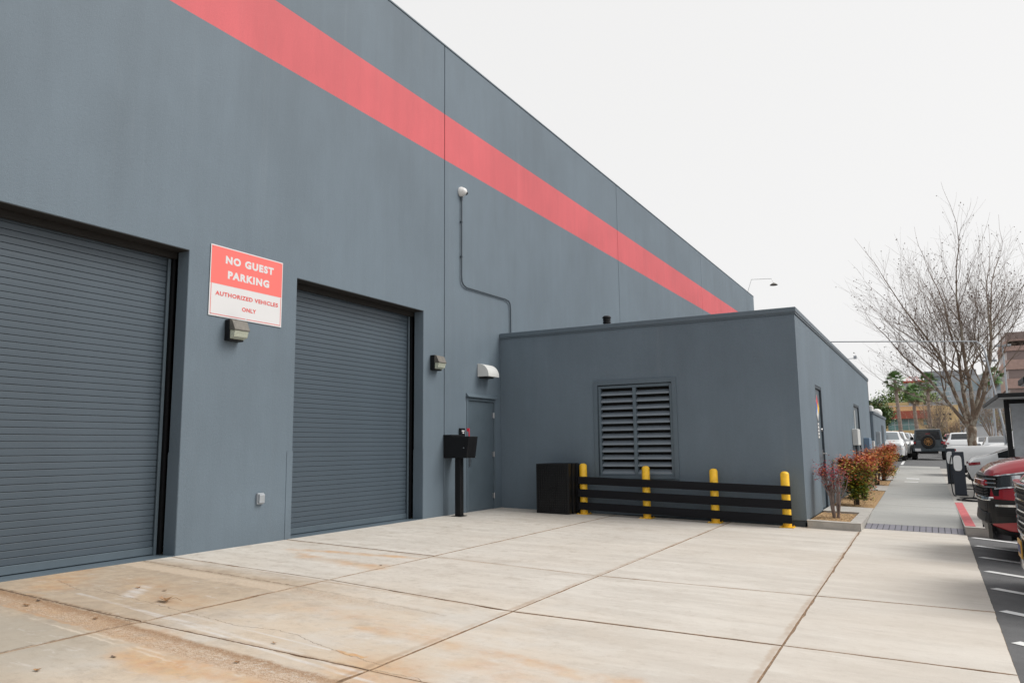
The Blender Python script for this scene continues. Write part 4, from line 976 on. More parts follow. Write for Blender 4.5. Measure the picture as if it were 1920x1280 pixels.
# cars and pickups beyond the chargers, in bays on the right
car('sedan', 'car_white', 'parked_car', 'white sedan backed in behind the charging stations, red tail lamp showing', 'car', lot(13.4, 27.2), R(180), 'cars parked in the bays on the right')
car('sedan', 'car_white', 'parked_car', 'white hatchback nosing in beside the nearer charging station', 'car', lot(8.85, 23.6), 0, 'cars parked in the bays on the right')
car('pickup', 'car_white', 'parked_pickup', 'white pickup with long flat bed rail behind the chargers', 'pickup', lot(13.85, 33.6), R(180), 'cars parked in the bays on the right')
car('sedan', 'car_silver', 'parked_car', 'silver sedan just in front of the bare sycamore trunk', 'car', lot(8.9, 37.5), 0, 'cars parked in the bays on the right')
car('suv', 'car_white', 'parked_suv', 'white SUV with its tail lamps facing us right of the off-roader', 'SUV', lot(9.55, 66), R(-90), 'cars parked in the bays on the right', plain=True)
car('suv', 'car_red', 'parked_suv', 'dark red SUV glimpsed between the off-roader and a white SUV', 'SUV', lot(9.35, 76), R(-90), 'cars parked in the bays on the right')
car('suv', 'car_white', 'parked_suv', 'white SUV parked behind the sycamore, left of the shelter', 'SUV', lot(10.2, 44), R(12), 'cars parked in the bays on the right')
car('sedan', 'car_silver', 'parked_car', 'grey sedan right of the sycamore trunk, seen under the shelter', 'car', lot(11.0, 52), R(-90), 'cars parked in the bays on the right')
car('sedan', 'car_white', 'parked_car', 'white sedan half hidden behind the white SUV by the sycamore', 'car', lot(10.9, 60), R(-90), 'cars parked in the bays on the right')
# the row on the left, nose to camera
LB = ['first white car of the left row, right behind the orange shrubs', 'second car of the left row, counted from the shrubs', 'third car of the left row, counted from the shrubs', 'fourth car of the left row, partly hidden by the third', 'farthest white car in the left row near the palms']
wc, _ = car('suv', 'car_white', 'parked_suv', LB[0], 'SUV', lot(5.45, 49), R(90), 'white cars in the row left of the off-roader', glass='glass_light')
for i, (x, y) in enumerate(((5.55, 55.4), (5.7, 61.6), (5.75, 68), (5.8, 75))):
    o = copy_tree(wc); o.location = lot(x, y); o['label'] = LB[i+1]
    if i == 1:
        for ch in o.children:
            if ch.name.startswith('body'): ch.data = ch.data.copy(); ch.data.materials[0] = M['car_silver']

# ------------------------------------------------------------------ off-road vehicle seen from the rear
jp = thing('offroad_suv', 'grey boxy off-roader seen from behind with spare wheel on tailgate', 'SUV', lot(7.57, 53), R(90))
# local: x = depth away from us along +y is local +x after rotation 90
def J(b, nm, mt, par=None, **kw): return b.build(nm, mt, par or jp, local=True, **kw)
Hj, Wj = 1.86, .80
b = MB(); b.prism([(-Wj, .62), (Wj, .62), (Wj, 1.12), (Wj-.02, 1.20), (-Wj+.02, 1.20), (-Wj, 1.12)], .12, 3.2, 'x'); b.prism([(-.62, .6), (.62, .6), (.55, 1.12), (-.55, 1.12)], 3.2, 4.3, 'x'); tub = J(b, 'body', M['jeep'], bevel=.03, seg=2)
b = MB(); b.add([(.13,-.78,1.2),(.13,.78,1.2),(.22,.70,1.80),(.22,-.70,1.80),(2.55,-.78,1.2),(2.55,.78,1.2),(2.2,.68,1.80),(2.2,-.68,1.80)], [(0,3,2,1),(4,5,6,7),(0,1,5,4),(3,7,6,2),(1,2,6,5),(0,4,7,3)][::1]); J(b, 'hardtop', M['jeep'], bevel=.04, seg=2)
b = MB(); b.box(.17, 2.35, -.70, .70, 1.80, 1.86); J(b, 'roof', mat('pale_hardtop', (.30,.31,.31), .5), bevel=.03, seg=2)
b = MB(); b.add([(.10,-.66,1.24),(.10,.66,1.24),(.185,.60,1.74),(.185,-.60,1.74)], [(0,3,2,1)]); J(b, 'rear_window', M['glass_dark'])
for s in (-1, 1):
    b = MB(); b.add([(.5,s*.775,1.26),(2.2,s*.775,1.26),(2.0,s*.705,1.73),(.5,s*.705,1.73)], [(0,1,2,3)]); J(b, 'side_window', M['glass_dark'])
    b = MB(); b.box(.05, .20, min(s*.66, s*.80), max(s*.66, s*.80), .93, 1.16); l_ = J(b, 'tail_light', M['black'], bevel=.01)
    b = MB(); b.box(.035, .049, min(s*.68, s*.79), max(s*.68, s*.79), .98, 1.11); J(b, 'lens', M['tail'], l_, bevel=.004)
    for xw in (.62, 3.65):
        b = MB(); pr = [(xw-.55, .72), (xw-.45, .92), (xw+.45, .92), (xw+.6, .72), (xw+.5, .72), (xw+.4, .86), (xw-.4, .86), (xw-.47, .72)]
        b.prism(pr, min(s*.78, s*.97), max(s*.78, s*.97), 'y'); J(b, 'fender', M['black_plastic'])
        wheel_parts(jp, xw, s*.82, .42, -1 if s > 0 else 1, .27, 'rim_bronze')
    b = MB(); b.box(2.45, 2.6, min(s*.82, s*1.02), max(s*.82, s*1.02), 1.22, 1.42); J(b, 'mirror', M['black_plastic'], bevel=.03)
b = MB(); b.box(-.02, .16, -.86, .86, .52, .72); J(b, 'rear_bumper', M['jeep'], bevel=.03, seg=2)
b = MB(); b.box(.02, .3, -.5, .5, .38, .52); J(b, 'hitch_bar', M['black_plastic'], bevel=.02)
b = MB(); b.box(-.035, -.021, .42, .74, .54, .70); J(b, 'license_plate', M['plate_w'])
Mx = Matrix.Translation((-.02, .0, 1.10)) @ Matrix.Rotation(R(-90), 4, 'Y')
b = MB(); r = .40; b.lathe([(r*.58, -.13), (r*.93, -.13), (r, -.09), (r, .09), (r*.93, .13), (r*.6, .13)], 28, Mx, close=True); sp_ = J(b, 'spare_wheel', M['rubber'], smooth=35)
b = MB(); b.lathe([(r*.58, .0), (r*.58, .10), (r*.52, .10), (r*.5, .0)], 24, Mx, close=True)
for k in range(8): b.box(-.025, .025, 0, r*.54, .04, .075, Mx @ Matrix.Rotation(R(45*k), 4, 'Z'))
b.lathe([(.08, .0), (.08, .09), (.05, .1)], 14, Mx); J(b, 'rim', M['rim_bronze'], sp_, smooth=35)
b = MB(); b.lathe([(.22, -.02), (.22, .0)], 16, Mx); J(b, 'carrier', M['black_plastic'], sp_)
b = MB(); b.box(.14, .18, -.12, .12, 1.56, 1.60); J(b, 'brake_light', M['tail'])

# ------------------------------------------------------------------ chargers, cables, shelters
def charger(x, y, lab):
    z = pz(x, y)+.002
    t_ = thing('charging_station', lab, 'charging station', (x, y, z), group='car charging stations beside the walk')
    b = MB(); b.box(x-.13, x+.13, y-.09, y+.09, z, z+1.08); b.build('pedestal', mat('charger_navy', (.018, .026, .04), .4), t_, bevel=.012, seg=2)
    b = MB(); P = []
    for k in range(24):
        a = 2*math.pi*k/24; c, s_ = math.cos(a), math.sin(a); P.append((x-.02+.09*abs(c)**.6*(1 if c > 0 else -1), z+.80+.19*abs(s_)**.5*(1 if s_ > 0 else -1)))
    b.prism(P, y-.13, y-.091, 'y'); b.build('face_plate', mat('charger_face', (.85, .86, .87), .25), t_, smooth=30)
    b = MB(); b.box(x+.13, x+.17, y-.05, y+.05, z+.55, z+.75); b.build('plug_holster', M['black_plastic'], t_, bevel=.01)
    b = MB(); b.box(x-.16, x+.16, y-.12, y+.12, z, z+.012); b.build('base_plate', M['black_plastic'], t_)
charger(8.36, 22.5, 'nearer dark charging pedestal with a white face plate')
charger(8.28, 27.6, 'farther dark charging pedestal half hidden by the nearer one')
def cable(pts, lab):
    P = [Vector(p) for p in pts]; Q = []
    for i in range(len(P)-1):
        p0, p1, p2, p3 = P[max(i-1, 0)], P[i], P[i+1], P[min(i+2, len(P)-1)]
        for k in range(6):
            t = k/6; Q.append(.5*((2*p1)+(-p0+p2)*t+(2*p0-5*p1+4*p2-p3)*t*t+(-p0+3*p1-3*p2+p3)*t**3))
    Q.append(P[-1]); b = MB(); b.tube(Q, .013, 6); tag(b.build('charging_cable', M['black'], None, smooth=True), lab, 'cable', 'charging cables')
g = lambda x, y, d=.015: (x, y, pz(x, y)+d)
cable([(8.52, 22.5, .55), (8.62, 22.3, .25), g(8.6, 21.9), g(8.3, 21.1), g(8.25, 20.6), g(8.6, 20.4), g(8.9, 20.9), g(8.5, 21.4), g(8.35, 20.9), g(8.75, 20.6), g(8.95, 21.3)], 'black cable coiled on the pad before the nearer charger')
cable([(8.22, 22.5, .9), (8.16, 22.4, .6), (8.17, 22.3, .15), g(8.22, 22.0), g(8.5, 21.6), g(8.95, 22.2)], 'black cable hanging at the left of the nearer charger')
cable([(8.44, 27.6, .6), (8.55, 27.4, .25), g(8.55, 26.8), g(8.4, 25.6), g(8.7, 25.0), g(8.95, 25.4)], 'black cable trailing from the farther charger')

M['canopy_top'] = mat('canopy_soffit', (.45, .46, .47), .5); M['frost'] = mat('frosted_panel', (.42, .45, .48), .25, var=.25, scale=2, coat=.3)
def shelter(x0, x1, y0, y1, zt, lab):
    zg = lot_z(9.3, (y0+y1)/2)
    t_ = thing('shelter', lab, 'shelter', (x0+1, (y0+y1)/2, zg), group='black framed shelters at the right')
    b = MB(); b.box(x0, x1, y0, y1, zt-.10, zt); b.build('roof', M['black'], t_, bevel=.01)
    b = MB(); b.box(x0+.03, x1-.03, y0+.03, y1-.03, zt-.118, zt-.1005); b.build('soffit', M['canopy_top'], t_)
    for x, y in ((x0+.22, y0+.9), (x0+.62, y0+.12), (x1-.2, y0+.9), (x1-.2, y1-.2)):
        b = MB(); b.box(x-.055, x+.055, y-.055, y+.055, lot_z(x, y)-.05, zt-.119); b.build('post', M['black'], t_, bevel=.004)
    b = MB(); b.box(x0+.28, x1-.26, y0+.86, y0+.94, zt-.22, zt-.12); b.box(x0+.28, x1-.26, y0+.86, y0+.94, zg+.1, zg+.18); b.build('rail', M['black'], t_)
    for k in range(4):
        a = x0+.285+k*.42
        b = MB(); b.box(a+.012, a+.40, y0+.885, y0+.905, zg+.18, zt-.22); b.build('panel', M['frost'], t_)
        b = MB(); b.box(a+.4, a+.425, y0+.87, y0+.93, zg+.18, zt-.22); b.build('mullion', M['black'], t_)
shelter(9.27, 11.6, 21.5, 28, 2.36, 'farther black framed shelter with frosted panels behind the red SUV')
shelter(9.30, 11.6, 15.9, 16.9, 2.33, 'nearer black framed shelter cut by the right edge of frame')

# ------------------------------------------------------------------ street lamps and mast arm
def arcpts(P, n_=6):
    P = [Vector(p) for p in P]; Q = []
    for i in range(len(P)-1):
        p0, p1, p2, p3 = P[max(i-1,0)], P[i], P[i+1], P[min(i+2,len(P)-1)]
        for k in range(n_):
            t = k/n_; Q.append(.5*((2*p1)+(-p0+p2)*t+(2*p0-5*p1+4*p2-p3)*t*t+(-p0+3*p1-3*p2+p3)*t**3))
    return Q+[P[-1]]
t_ = thing('mast_arm_pole', 'grey pole whose long curved arm reaches left over the annex', 'pole', (10.1, 34, 0))
b = MB(); b.tube([(10.25, 34, -.1), (10.18, 34, 1.8), (10.0, 34, 3.2), (9.83, 34, 4.55)], [.045, .042, .036, .03], 12); b.build('pole', M['galv'], t_, smooth=True)
b = MB(); b.tube(arcpts([(9.83, 34, 4.55), (9.77, 34, 4.82), (9.6, 34, 5.0), (9.3, 34, 5.06), (6.8, 34, 5.24), (2.4, 34, 5.55)]), .022, 10); b.build('arm', M['galv'], t_, smooth=True)
for x, y, h_, lab in ((13.1, 70, 8.6, 'taller grey twin head parking light by the brick building'), (12.35, 74, 7.85, 'shorter grey twin head parking light left of the taller one')):
    t_ = thing('parking_light', lab, 'street lamp', (x, y, .3), group='twin head parking lights')
    b = MB(); b.tube([(x, y, 0), (x, y, h_)], [.085, .065], 10); b.build('pole', M['galv'], t_, smooth=True)
    for s in (-1, 1): b = MB(); b.box(min(x, x+s*.55), max(x, x+s*.55), y-.15, y+.15, h_-.05, h_+.12) ; b.build('lamp_head', M['galv'], t_, bevel=.02)

# ------------------------------------------------------------------ plants
def leaves(b, centre_fn, n_, size, slots, rnd, droop=.3):
    for k in range(n_):
        p, sl = centre_fn(rnd)
        a = rnd.uniform(0, 6.28); l = size*rnd.uniform(.6, 1.4); d = Vector((math.cos(a), math.sin(a), rnd.uniform(-droop, droop*1.3))).normalized()
        s_ = d.cross(Vector((rnd.uniform(-.4,.4), rnd.uniform(-.4,.4), 1))).normalized()*l*.28
        b.mat = sl; p = Vector(p); b.add([p-d*l*.5, p+s_, p+d*l*.5, p-s_], [(0,1,2,3)])
def nandina(x, y, h, rx, ry, lab, bare=False, seed=1, nl=2600, toph=.35, nstems=9, pal=([1, 1, 2, 2, 0], [2, 2, 3, 3, 1], [2, 3, 4])):
    rnd = random.Random(seed); zg = (cross(x)+.09 if y < 17.5 else walk_z(x, y))-.01
    t_ = thing('nandina_shrub', lab, 'shrub', (x, y, zg), group='nandina shrubs along the annex')
    b = MB(); tips = []
    for k in range(nstems):
        a = rnd.uniform(0, 6.28); q = rnd.random()**.5
        tip = Vector((x+math.cos(a)*rx*.85*q, y+math.sin(a)*ry*.85*q, zg+h*rnd.uniform(.75, .93))); ba = Vector((x+math.cos(a)*.05, y+math.sin(a)*.07, zg))
        mid = ba.lerp(tip, .5)+Vector((-.03*math.cos(a), 0, .03))
        pts = arcpts([ba, ba.lerp(mid, .5)+Vector((rnd.uniform(-.02,.02), 0, 0)), mid, mid.lerp(tip, .55)+Vector((rnd.uniform(-.03,.03), rnd.uniform(-.02,.02), 0)), tip], 2)
        b.tube(pts, [lerp(.015, .006, i/(len(pts)-1)) for i in range(len(pts))], 6); tips.append(tip)
        for f in (.55, .75):
            s_ = pts[int(len(pts)*f)]; e = s_+Vector((rnd.uniform(-.14,.14), rnd.uniform(-.14,.14), h*rnd.uniform(.14, .26))); b.tube([s_, e], [.008, .004], 5); tips.append(e)
    b.build('stems', M['stem'] if bare else M['dark_stem'], t_)
    b = MB()
    clumps = []
    for k in range(26 if not bare else 12):
        a = rnd.uniform(0, 6.28); q = rnd.random()**.4; zz = rnd.uniform(.22, .95) if not bare else rnd.uniform(.86, .97)
        wdt = (1 if zz > .5 else .75)
        clumps.append((Vector((x+math.cos(a)*rx*q*wdt, y+math.sin(a)*ry*q*wdt, zg+h*zz)), rnd.uniform(.09, .17)))
    def fn(rnd_):
        if bare and rnd_.random() < .6: c, r_ = rnd_.choice(tips), .075
        else: c, r_ = rnd_.choice(clumps)
        p = c+Vector((rnd_.gauss(0, r_*.65), rnd_.gauss(0, r_*.65), rnd_.gauss(0, r_*.6)))
        f = (p.z-zg)/h+rnd_.uniform(-.13, .13)
        if bare: sl = 0 if rnd_.random() < .85 else 1
        elif f > .90: sl = rnd_.choice([0, 1, 1, 1])
        elif f > .70: sl = rnd_.choice(pal[0])
        elif f > .42: sl = rnd_.choice(pal[1])
        else: sl = rnd_.choice(pal[2])
        return p, sl
    leaves(b, fn, int(nl*(1 if bare else 1.3)), .045 if bare else .062, 5, rnd, .5)
    tag(b.build('foliage', [M['lf_red'], M['lf_orange'], M['lf_yel'], M['lf_green'], M['lf_dark']], t_), kind='stuff')
nandina(6.24, 14.95, .93, .30, .34, 'bare stemmed nandina with a thin red top in the kerbed planter', True, 2, 900, nstems=13)
nandina(6.33, 18.05, .98, .30, .50, 'full nandina shrub with yellow green base, second from the planter', False, 3, 5200, pal=([1, 2, 2, 2, 0], [2, 2, 3, 3, 1], [2, 2, 3, 4]))
nandina(6.33, 20.0, .92, .26, .55, 'orange topped nandina just behind the yellow green one', False, 4, 2200, pal=([1, 1, 1, 0, 2], [1, 1, 2, 3], [3, 4, 1]))
nandina(6.28, 25.6, 1.12, .36, .9, 'orange and red nandina shrub in the middle of the strip', False, 5, 5000, pal=([1, 1, 1, 2], [1, 1, 2, 0], [3, 4, 1, 0]))
nandina(6.33, 28.2, 1.15, .36, 1.0, 'orange nandina in front of the first white car', False, 6, 4200, pal=([1, 1, 1, 2], [1, 1, 2], [2, 4, 1]))
nandina(6.15, 32.5, .9, .35, 1.0, 'farthest low orange nandina by the end of the annex', False, 7, 2500)

# dry leaves on the yard
lc = 0
LL = ['large curled dry leaf lying before the wide roller door', 'small dry leaf near the wide roller door', 'tiny dry leaf behind the large curled one', 'pale dry leaf low at the left of the yard', 'dark scrap near the crumbling joint', 'thin brown leaf lying on the cracked slab', 'dry leaf on the crumbling joint at left', 'brown leaf by the left edge joint', 'dark leaf at the far left joint', 'small tan leaf low on the rusty track', 'dark fleck past the second joint']
for k, (x, y, s) in enumerate(((2.02, 4.52, .09), (1.33, 4.76, .035), (1.63, 4.81, .035), (3.05, 2.86, .035), (3.17, 3.27, .03), (3.78, 4.04, .03), (2.12, 3.83, .03), (1.23, 3.82, .045), (1.13, 3.97, .03), (3.92, 3.59, .03), (2.4, 6.96, .025))):
    rl = random.Random(k+40); b = MB(); n_ = 9; V = [(x, y, cross(x)+.006)]
    for q in range(n_):
        a = 2*math.pi*q/n_; rr = s*(1 if q % 2 == 0 else .55)*rl.uniform(.7, 1.1); V.append((x+rr*math.cos(a), y+rr*math.sin(a)*.7, cross(x)+.006+rl.uniform(.0, .55)*s*(.9 if k == 0 else .6)))
    b.add(V, [(0, 1+q, 1+(q+1) % n_) for q in range(n_)])
    if k == 0: b.tube([(x, y, cross(x)+.01), (x+.07, y+.05, cross(x)+.03), (x+.13, y+.06, cross(x)+.01)], .002, 4)
    tag(b.build('dry_leaf', M['lf_dry'] if k not in (4, 8, 10) else M['dark_stem'], None), LL[k], 'leaf', 'dry leaves on the concrete yard')

# bare sycamore
def branchy(root, lab, base, height, spread, seed, levels=5, trunk_r=.22, fork=1.0, nmain=6, lean=None, limbs=True, seeds=0, barkm='bark', twm='twig', lens=None):
    rnd = random.Random(seed); tw = MB(); sb = MB(); tr = MB(); B0 = Vector(base); tips = []
    top = B0+Vector((0, 0, fork))
    tr.tube([B0-Vector((0,0,.1)), B0+Vector((.02,0,fork*.3)), B0+Vector((-.03,0,fork*.7)), top], [trunk_r*1.25, trunk_r, trunk_r*.95, trunk_r*1.1], 14)
    tr.sphere(top, trunk_r*1.08, 12, 8)
    tk = tr.build('trunk', M[barkm], root, smooth=True)
    def grow(p, d, l, r, lev, b):
        n_ = 4 if lev < 3 else 3; pts = [p]; dd = d.copy()
        for i in range(n_):
            dd = (dd+Vector((rnd.gauss(0, .10), rnd.gauss(0, .10), rnd.gauss(.05, .06)))).normalized(); pts.append(pts[-1]+dd*l/n_)
        r1 = r*.58; rr = [lerp(r, r1, i/n_) for i in range(n_+1)]
        b.tube(pts, rr, (9, 7, 5, 4, 3, 3)[min(lev, 5)], cap=False)
        tips.append(pts[-1])
        if lev >= levels:
            if seeds and rnd.random() < seeds: sb.sphere(pts[-1]-Vector((0,0,.06)), rnd.uniform(.018, .028), 5, 4)
            return
        kids = (6, 4, 4, 4, 3)[min(lev, 4)]
        for k in range(kids):
            f = lerp(.42 if lev == 0 else .22, 1, (k+.6)/kids)*.999; idx = min(n_-1, int(f*n_)); q = pts[idx].lerp(pts[idx+1], f*n_-idx)
            a = rnd.uniform(0, 6.28); side = (dd.orthogonal()).normalized(); side = Matrix.Rotation(a, 3, dd) @ side
            ang = rnd.uniform(.38, .92)+(.18 if lev == 0 else 0); nd = (dd*math.cos(ang)+side*math.sin(ang)); nd.z += .20; nd.normalize()
            grow(q, nd, l*rnd.uniform(.50, .74), max(.0035, lerp(r, r1, f)*rnd.uniform(.34, .50)), lev+1, tw if lev+1 >= 2 else b)
        grow(pts[-1], dd, l*.72, r1*.9, lev+1, tw if lev+1 >= 2 else b)
    dirs = lean or [(math.cos(k*6.28/nmain)*spread, math.sin(k*6.28/nmain)*spread, 1) for k in range(nmain)]
    for k, dv in enumerate(dirs):
        dv = Vector(dv); sc = 1
        if lens: sc = lens[k]
        b = MB(); grow(top-Vector((0,0,.12)), dv.normalized(), height*.30*sc, trunk_r*.52*(.75+.25*sc), 0, b); b.build('limb', M[barkm], tk, smooth=True)
    tag(tw.build('twigs', M[twm], root), kind='stuff')
    if seeds: tag(sb.build('seed_balls', M['seed'], root), kind='stuff')
    return tips
sy = thing('sycamore_tree', 'tall bare sycamore with mottled bark rising behind the parked cars', 'tree', (9.38, 40, .05))
branchy(sy, '', (9.38, 40, .05), 11.2, .3, 21, 4, .19, 1.75, lean=[(-.36, .0, 1), (-.13, .2, 1), (.04, -.08, 1), (.24, .1, 1), (.46, -.1, 1), (-.52, .15, 1.0)],
        lens=[1.1, 1.15, 1.18, 1.15, 1.0, .85], seeds=.28)
def small_bare(x, y, h, lab, seed, leafm=None, nm='bare_tree'):
    t_ = thing(nm, lab, 'tree', (x, y, .4)); tips = branchy(t_, '', (x, y, .4), h, .55, seed, 3, .12, h*.16, 6, barkm='bark2', twm='bark2')
    if leafm:
        rnd = random.Random(seed); b = MB(); leaves(b, lambda r: ((r.choice(tips)+Vector((r.gauss(0,.3), r.gauss(0,.3), r.gauss(0,.3)))), 0), 900, .12, 1, rnd, 1.0); tag(b.build('foliage', M[leafm], t_), kind='stuff')
small_bare(8.1, 88, 7.4, 'bare brown tree between the palms and the sycamore', 5, 'lf_brown')
small_bare(12.6, 84, 7.4, 'thin tree behind the sycamore to its right', 6, 'lf_brown')
small_bare(7.9, 118, 6.0, 'small bare tree before the yellow building', 8)
small_bare(9.9, 100, 5, 'brown bush-like tree right of the sycamore trunk', 9, 'lf_dry')
small_bare(14.5, 95, 6, 'yellowing tree seen left of the shelter posts', 12, 'lf_yel')
def crown_tree(x, y, zc, rx, rz, lab, mats, seed, n_=5200, size=.35):
    t_ = thing('leafy_tree', lab, 'tree', (x, y, .3)); rnd = random.Random(seed)
    b = MB(); b.tube([(x, y, .2), (x+.1, y, zc*.5), (x, y, zc)], [.25, .18, .08], 8)
    for k in range(6): a = rnd.uniform(0, 6.28); b.tube([(x, y, zc*.55), (x+math.cos(a)*rx*.6, y+math.sin(a)*rx*.6, zc+rz*.3)], [.1, .03], 6)
    b.build('trunk', M['bark2'], t_)
    cl = []
    for k in range(34):
        v = Vector((rnd.gauss(0,1), rnd.gauss(0,1), rnd.gauss(0,1))).normalized()*rnd.uniform(.45, 1); cl.append((Vector((x+v.x*rx, y+v.y*rx, zc+v.z*rz)), rnd.uniform(.18, .34)*rx))
    def fn(r):
        c, q = r.choice(cl); return c+Vector((r.gauss(0, q*.55), r.gauss(0, q*.55), r.gauss(0, q*.45))), r.choice(range(len(mats)))
    b = MB(); leaves(b, fn, int(n_*1.5), size*.75, 1, rnd, 1.1); tag(b.build('crown', [M[m_] for m_ in mats], t_), kind='stuff')
crown_tree(1.9, 95, 4.3, 2.6, 2.2, 'dark green leafy tree just past the grey shed', ['lf_green', 'lf_dark', 'lf_green'], 31)
crown_tree(3.4, 165, 8.2, 6.0, 2.8, 'pale green tree behind the left palm', ['lf_pale', 'lf_pale', 'lf_green'], 32, 5200, .55)
crown_tree(-6, 165, 7.6, 6.0, 2.8, 'pale green tree behind the dark tree by the shed', ['lf_pale', 'lf_green'], 33, 4200, .55)
crown_tree(8.4, 112, 2.6, 1.3, 1.2, 'small dark shrub-like tree before the yellow wall', ['lf_dark', 'lf_brown'], 34, 1500, .22)

# palms
def palm(x, y, h, lab, seed, r=.22):
    rnd = random.Random(seed); t_ = thing('fan_palm', lab, 'palm tree', (x, y, .4), group='fan palms before the yellow building')
    b = MB(); n_ = 26; b.tube([(x+.12*math.sin(k*.13+seed), y, .3+(h-.3)*k/n_) for k in range(n_+1)], [r*(1.15-.35*k/n_)*(1.09 if k % 2 else .97) for k in range(n_+1)], 12)
    b.build('trunk', M['palm_trunk'], t_)
    C = Vector((x+.12*math.sin(n_*.13+seed), y, h)); src = None
    b = MB(); b.tube([(0,0,0), (.5,0,.06), (.85,0,.02)], [.03,.02,.015], 5)
    nb = 15
    for k in range(nb):
        a = R(-80+160*k/(nb-1)); d = Vector((math.cos(a), math.sin(a), 0)); L2 = .95*(1-.25*abs(a)/1.4); s_ = Vector((-d.y, d.x, 0))*.055
        p0 = Vector((.82, 0, .02)); p1 = p0+d*L2*.6+Vector((0,0,.02)); p2 = p0+d*L2+Vector((0,0,-.22)); b.add([p0, p1+s_, p2, p1-s_], [(0,1,2,3)])
    src = b.build('frond', M['lf_palm'], None); src.parent = t_
    dry = src.data.copy(); dry.materials[0] = M['lf_palm_dry']; first = True
    for k in range(34):
        el = lerp(78, -62, (k/33)**.9); az = k*137.5+rnd.uniform(-15, 15); sc = rnd.uniform(.66, .92)
        Mx = Matrix.Translation(C-t_.location+Vector((0,0,-.010*k))) @ Matrix.Rotation(R(az), 4, 'Z') @ Matrix.Rotation(R(-el), 4, 'Y') @ Matrix.Rotation(R(rnd.uniform(-25, 25)), 4, 'X') @ Matrix.Scale(sc, 4)
        if first: src.matrix_basis = Mx; first = False; o = src
        else: o = share(src, t_, Mx)
        if el < -48: o.data = dry
palm(4.35, 105, 8.9, 'tallest fan palm at the left of the three', 1)
palm(6.2, 107, 7.4, 'middle fan palm, shortest of the three', 2)
palm(7.75, 114, 9.2, 'right fan palm with a slimmer trunk beside the glass building', 3, .22)
palm(14.8, 112, 9.4, 'fan palm low behind the shelter at right', 5)

# ------------------------------------------------------------------ far buildings
yb = thing('yellow_building', 'pale yellow building with a brick red fascia and teal windows', 'building', (4, 131, 0))
Y = 130; M['yel_wall'] = mat('yellow_stucco', (.74, .53, .27), .8, var=.05); M['teal'] = mat('teal_glazing', (.22, .38, .38), .15, var=.35, scale=1.2, spec=.8)
M['rust_fascia'] = mat('rust_red_fascia', (.42, .10, .06), .6)
holes = [(1.97, 5.72, 3.18, 4.87), (6.74, 7.32, 3.9, 4.7), (.4, 5.6, .6, 2.2)]
for cx in (8.6, 9.5, 10.3):
    for cz in (5.4, 4.75): holes.append((cx-.14, cx+.14, cz-.14, cz+.14))
us = sorted({-14, 11.4, *[h[k] for h in holes for k in (0, 1)]}); vv = sorted({-.5, 6.75, *[h[k] for h in holes for k in (2, 3)]})
b = MB(); pierced(b, us, vv, holes, .35, lambda u, v, d: (u, Y+d, v)); b.build('wall', M['yel_wall'], yb)
b = MB(); b.box(-14, 6.9, Y+3, Y+20, 6.7, 7.5); b.box(11.05, 11.4, Y+.36, Y+20, -.5, 6.75); b.build('rear_block', M['yel_wall'], yb)
b = MB(); b.box(-14, 11.0, Y+.4, Y+.5, -.5, 6.6); b.build('interior_wall', M['dark_slate'], yb)
b = MB(); b.box(-14.2, 7.75, Y-.9, Y-.01, 4.89, 6.05); b.build('fascia', M['rust_fascia'], yb)
for (a, c, d_, e) in holes[:3]:
    b = MB(); b.box(a, c, Y+.2, Y+.24, d_, e); wn = b.build('window', M['teal'], yb)
    b = MB(); n_ = max(1, int((c-a)/.8))
    for k in range(1, n_): b.box(a+k*(c-a)/n_-.03, a+k*(c-a)/n_+.03, Y+.15, Y+.19, d_, e)
    b.box(a, c, Y+.15, Y+.188, (d_+e)/2-.03, (d_+e)/2+.03)
    b.build('muntin', M['white'], wn)
b = MB(); b.box(-14.1, 11.5, Y-.06, Y+.4, 6.752, 6.85); b.build('parapet_cap', M['offwhite'], yb)
for x, w_, lab in ((5.6, 1.2, 'left rooftop duct run on the yellow building'), (8.6, 2.6, 'right rooftop duct run on the yellow building')):
    t_ = thing('rooftop_duct', lab, 'roof unit', (x, Y+2, 6.85)); b = MB(); b.box(x-w_/2, x+w_/2, Y+1.5, Y+2.5, 6.851, 7.35); b.build('casing', M['galv'], t_, bevel=.05)
    b = MB()
    for k in range(5): b.tube([(x-w_/2+k*w_/4, Y+1.2, 6.85), (x-w_/2+k*w_/4, Y+1.2, 7.6)], .04, 5)
    b.tube([(x-w_/2, Y+1.2, 7.6), (x+w_/2, Y+1.2, 7.6)], .04, 5); b.build('railing', M['bark2'], t_)

hb = thing('glass_office', 'white and glass office block with red rooftop lettering far behind the palms', 'building', (6, 282, 0)); Y = 280
M['hb_wall'] = mat('office_white', (.60, .61, .62), .7, var=.05); M['hb_glass'] = mat('office_glass', (.30, .38, .42), .12, var=.3, scale=.25, spec=.8)
b = MB(); b.box(.3, 9.3, Y, Y+20, -1, 21.2); b.build('white_block', M['hb_wall'], hb)
b = MB(); b.box(9.3, 21, Y+.5, Y+20, -1, 22.4); b.build('glass_block', M['hb_wall'], hb)
b = MB(); b.box(6.6, 21.2, Y-1, Y+20, 22.401, 24.0); b.build('roof_slab', mat('office_roof_grey', (.33,.34,.36), .7), hb)
w0 = None
for r_ in range(6):
    for c_ in range(4):
        x = 9.6+c_*2.7; z = 3.3+r_*3.2
        b = MB(); b.box(x, x+2.45, Y+.42, Y+.49, z, z+2.75); wn = b.build('window', M['hb_glass'], hb)
        b = MB(); b.box(x, x+2.45, Y+.36, Y+.415, z+1.3, z+1.42); b.box(x+1.2, x+1.28, Y+.36, Y+.41, z, z+1.29); b.build('mullion', M['white'], wn)
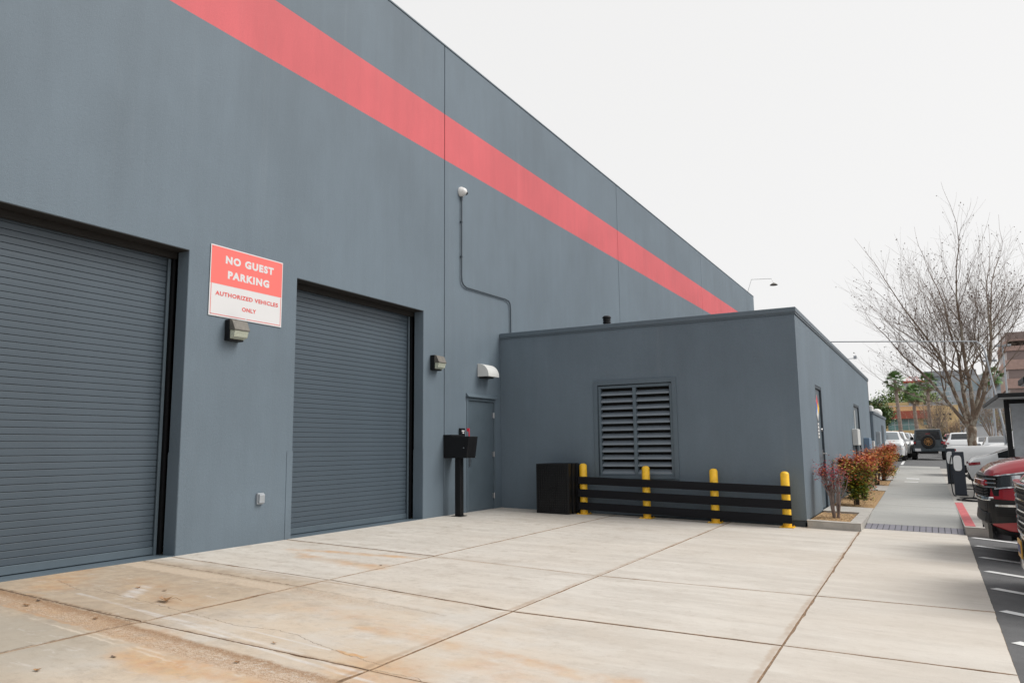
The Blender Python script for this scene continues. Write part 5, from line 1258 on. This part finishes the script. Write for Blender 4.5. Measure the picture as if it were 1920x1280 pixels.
for r_ in range(5):
    for c_ in range(4):
        x = 1.2+c_*2.0; z = 3.6+r_*3.3; b = MB(); b.box(x, x+1.0, Y-.06, Y-.01, z, z+1.5); b.build('window', M['dark_slate'], hb)
b = MB(); b.box(.3, 7.0, Y-.8, Y-.01, 20.6, 21.3); b.build('red_canopy', M['rust_fascia'], hb)
b = MB(); rr = random.Random(2)
for k in range(6):
    x = 1.5+k*.85; b.box(x, x+.14, Y-.4, Y-.3, 21.4, 22.7); b.box(x+.14, x+.6, Y-.4, Y-.3, 22.5 if k % 2 else 21.4, 22.7 if k % 2 else 21.6)
    if k % 3 != 1: b.box(x+.46, x+.6, Y-.4, Y-.3, 21.6, 22.5)
b.build('rooftop_lettering', M['sign_red'], hb)
t_ = thing('pale_office', 'pale distant block left of the palms', 'building', (-6, 300, 0))
b = MB(); b.box(-22, -1.5, 300, 320, -1, 15.3); b.build('wall', M['hb_wall'], t_); b = MB(); b.box(-22.2, -1.3, 299.8, 320, 15.31, 16.2); b.build('roof', M['offwhite'], t_)

bb_ = thing('brick_building', 'banded pink brick and dark glass building at the right edge', 'building', (22, 142, 0)); Y = 140
M['brick'] = mat('pink_brick', (.44, .30, .26), .85, var=.12, scale=2)
for k in range(6):
    z = 2.2+k*2.9; x0 = 18.55
    b = MB(); b.box(x0, 45, Y, Y+14, z-1.5+.01, z); b.build('brick_band', M['brick'], bb_)
    b = MB(); b.box(x0+.25, 45, Y+.3, Y+14, z+.01, z+1.4); b.build('window_band', mat('dark_office_glass', (.24, .18, .165), .4) if k == 0 else bpy.data.materials['dark_office_glass'], bb_)
b = MB(); b.box(18.9, 45, Y, Y+14, 15.95, 16.9); b.build('parapet', M['brick'], bb_)
t_ = thing('low_office', 'low pale office behind the sycamore trunk', 'building', (14, 190, 0))
b = MB(); b.box(12.2, 27, 190, 205, -1, 15.5); b.build('wall', mat('pale_grey_render', (.42,.45,.48), .7), t_)
for r_ in range(4):
    b = MB(); b.box(12.8, 26.5, 189.9, 189.98, 2+r_*3.4, 3.9+r_*3.4); b.build('window', M['hb_glass'], t_)
t_ = thing('white_shed', 'low white building just right of the yellow one', 'building', (15, 120, 0))
b = MB(); b.box(11.8, 26, 124, 134, -.5, 3.6); b.build('wall', M['hb_wall'], t_)
b = MB(); b.box(11.6, 26.2, 123.8, 134.2, 3.61, 3.9); b.build('roof', M['galv'], t_)
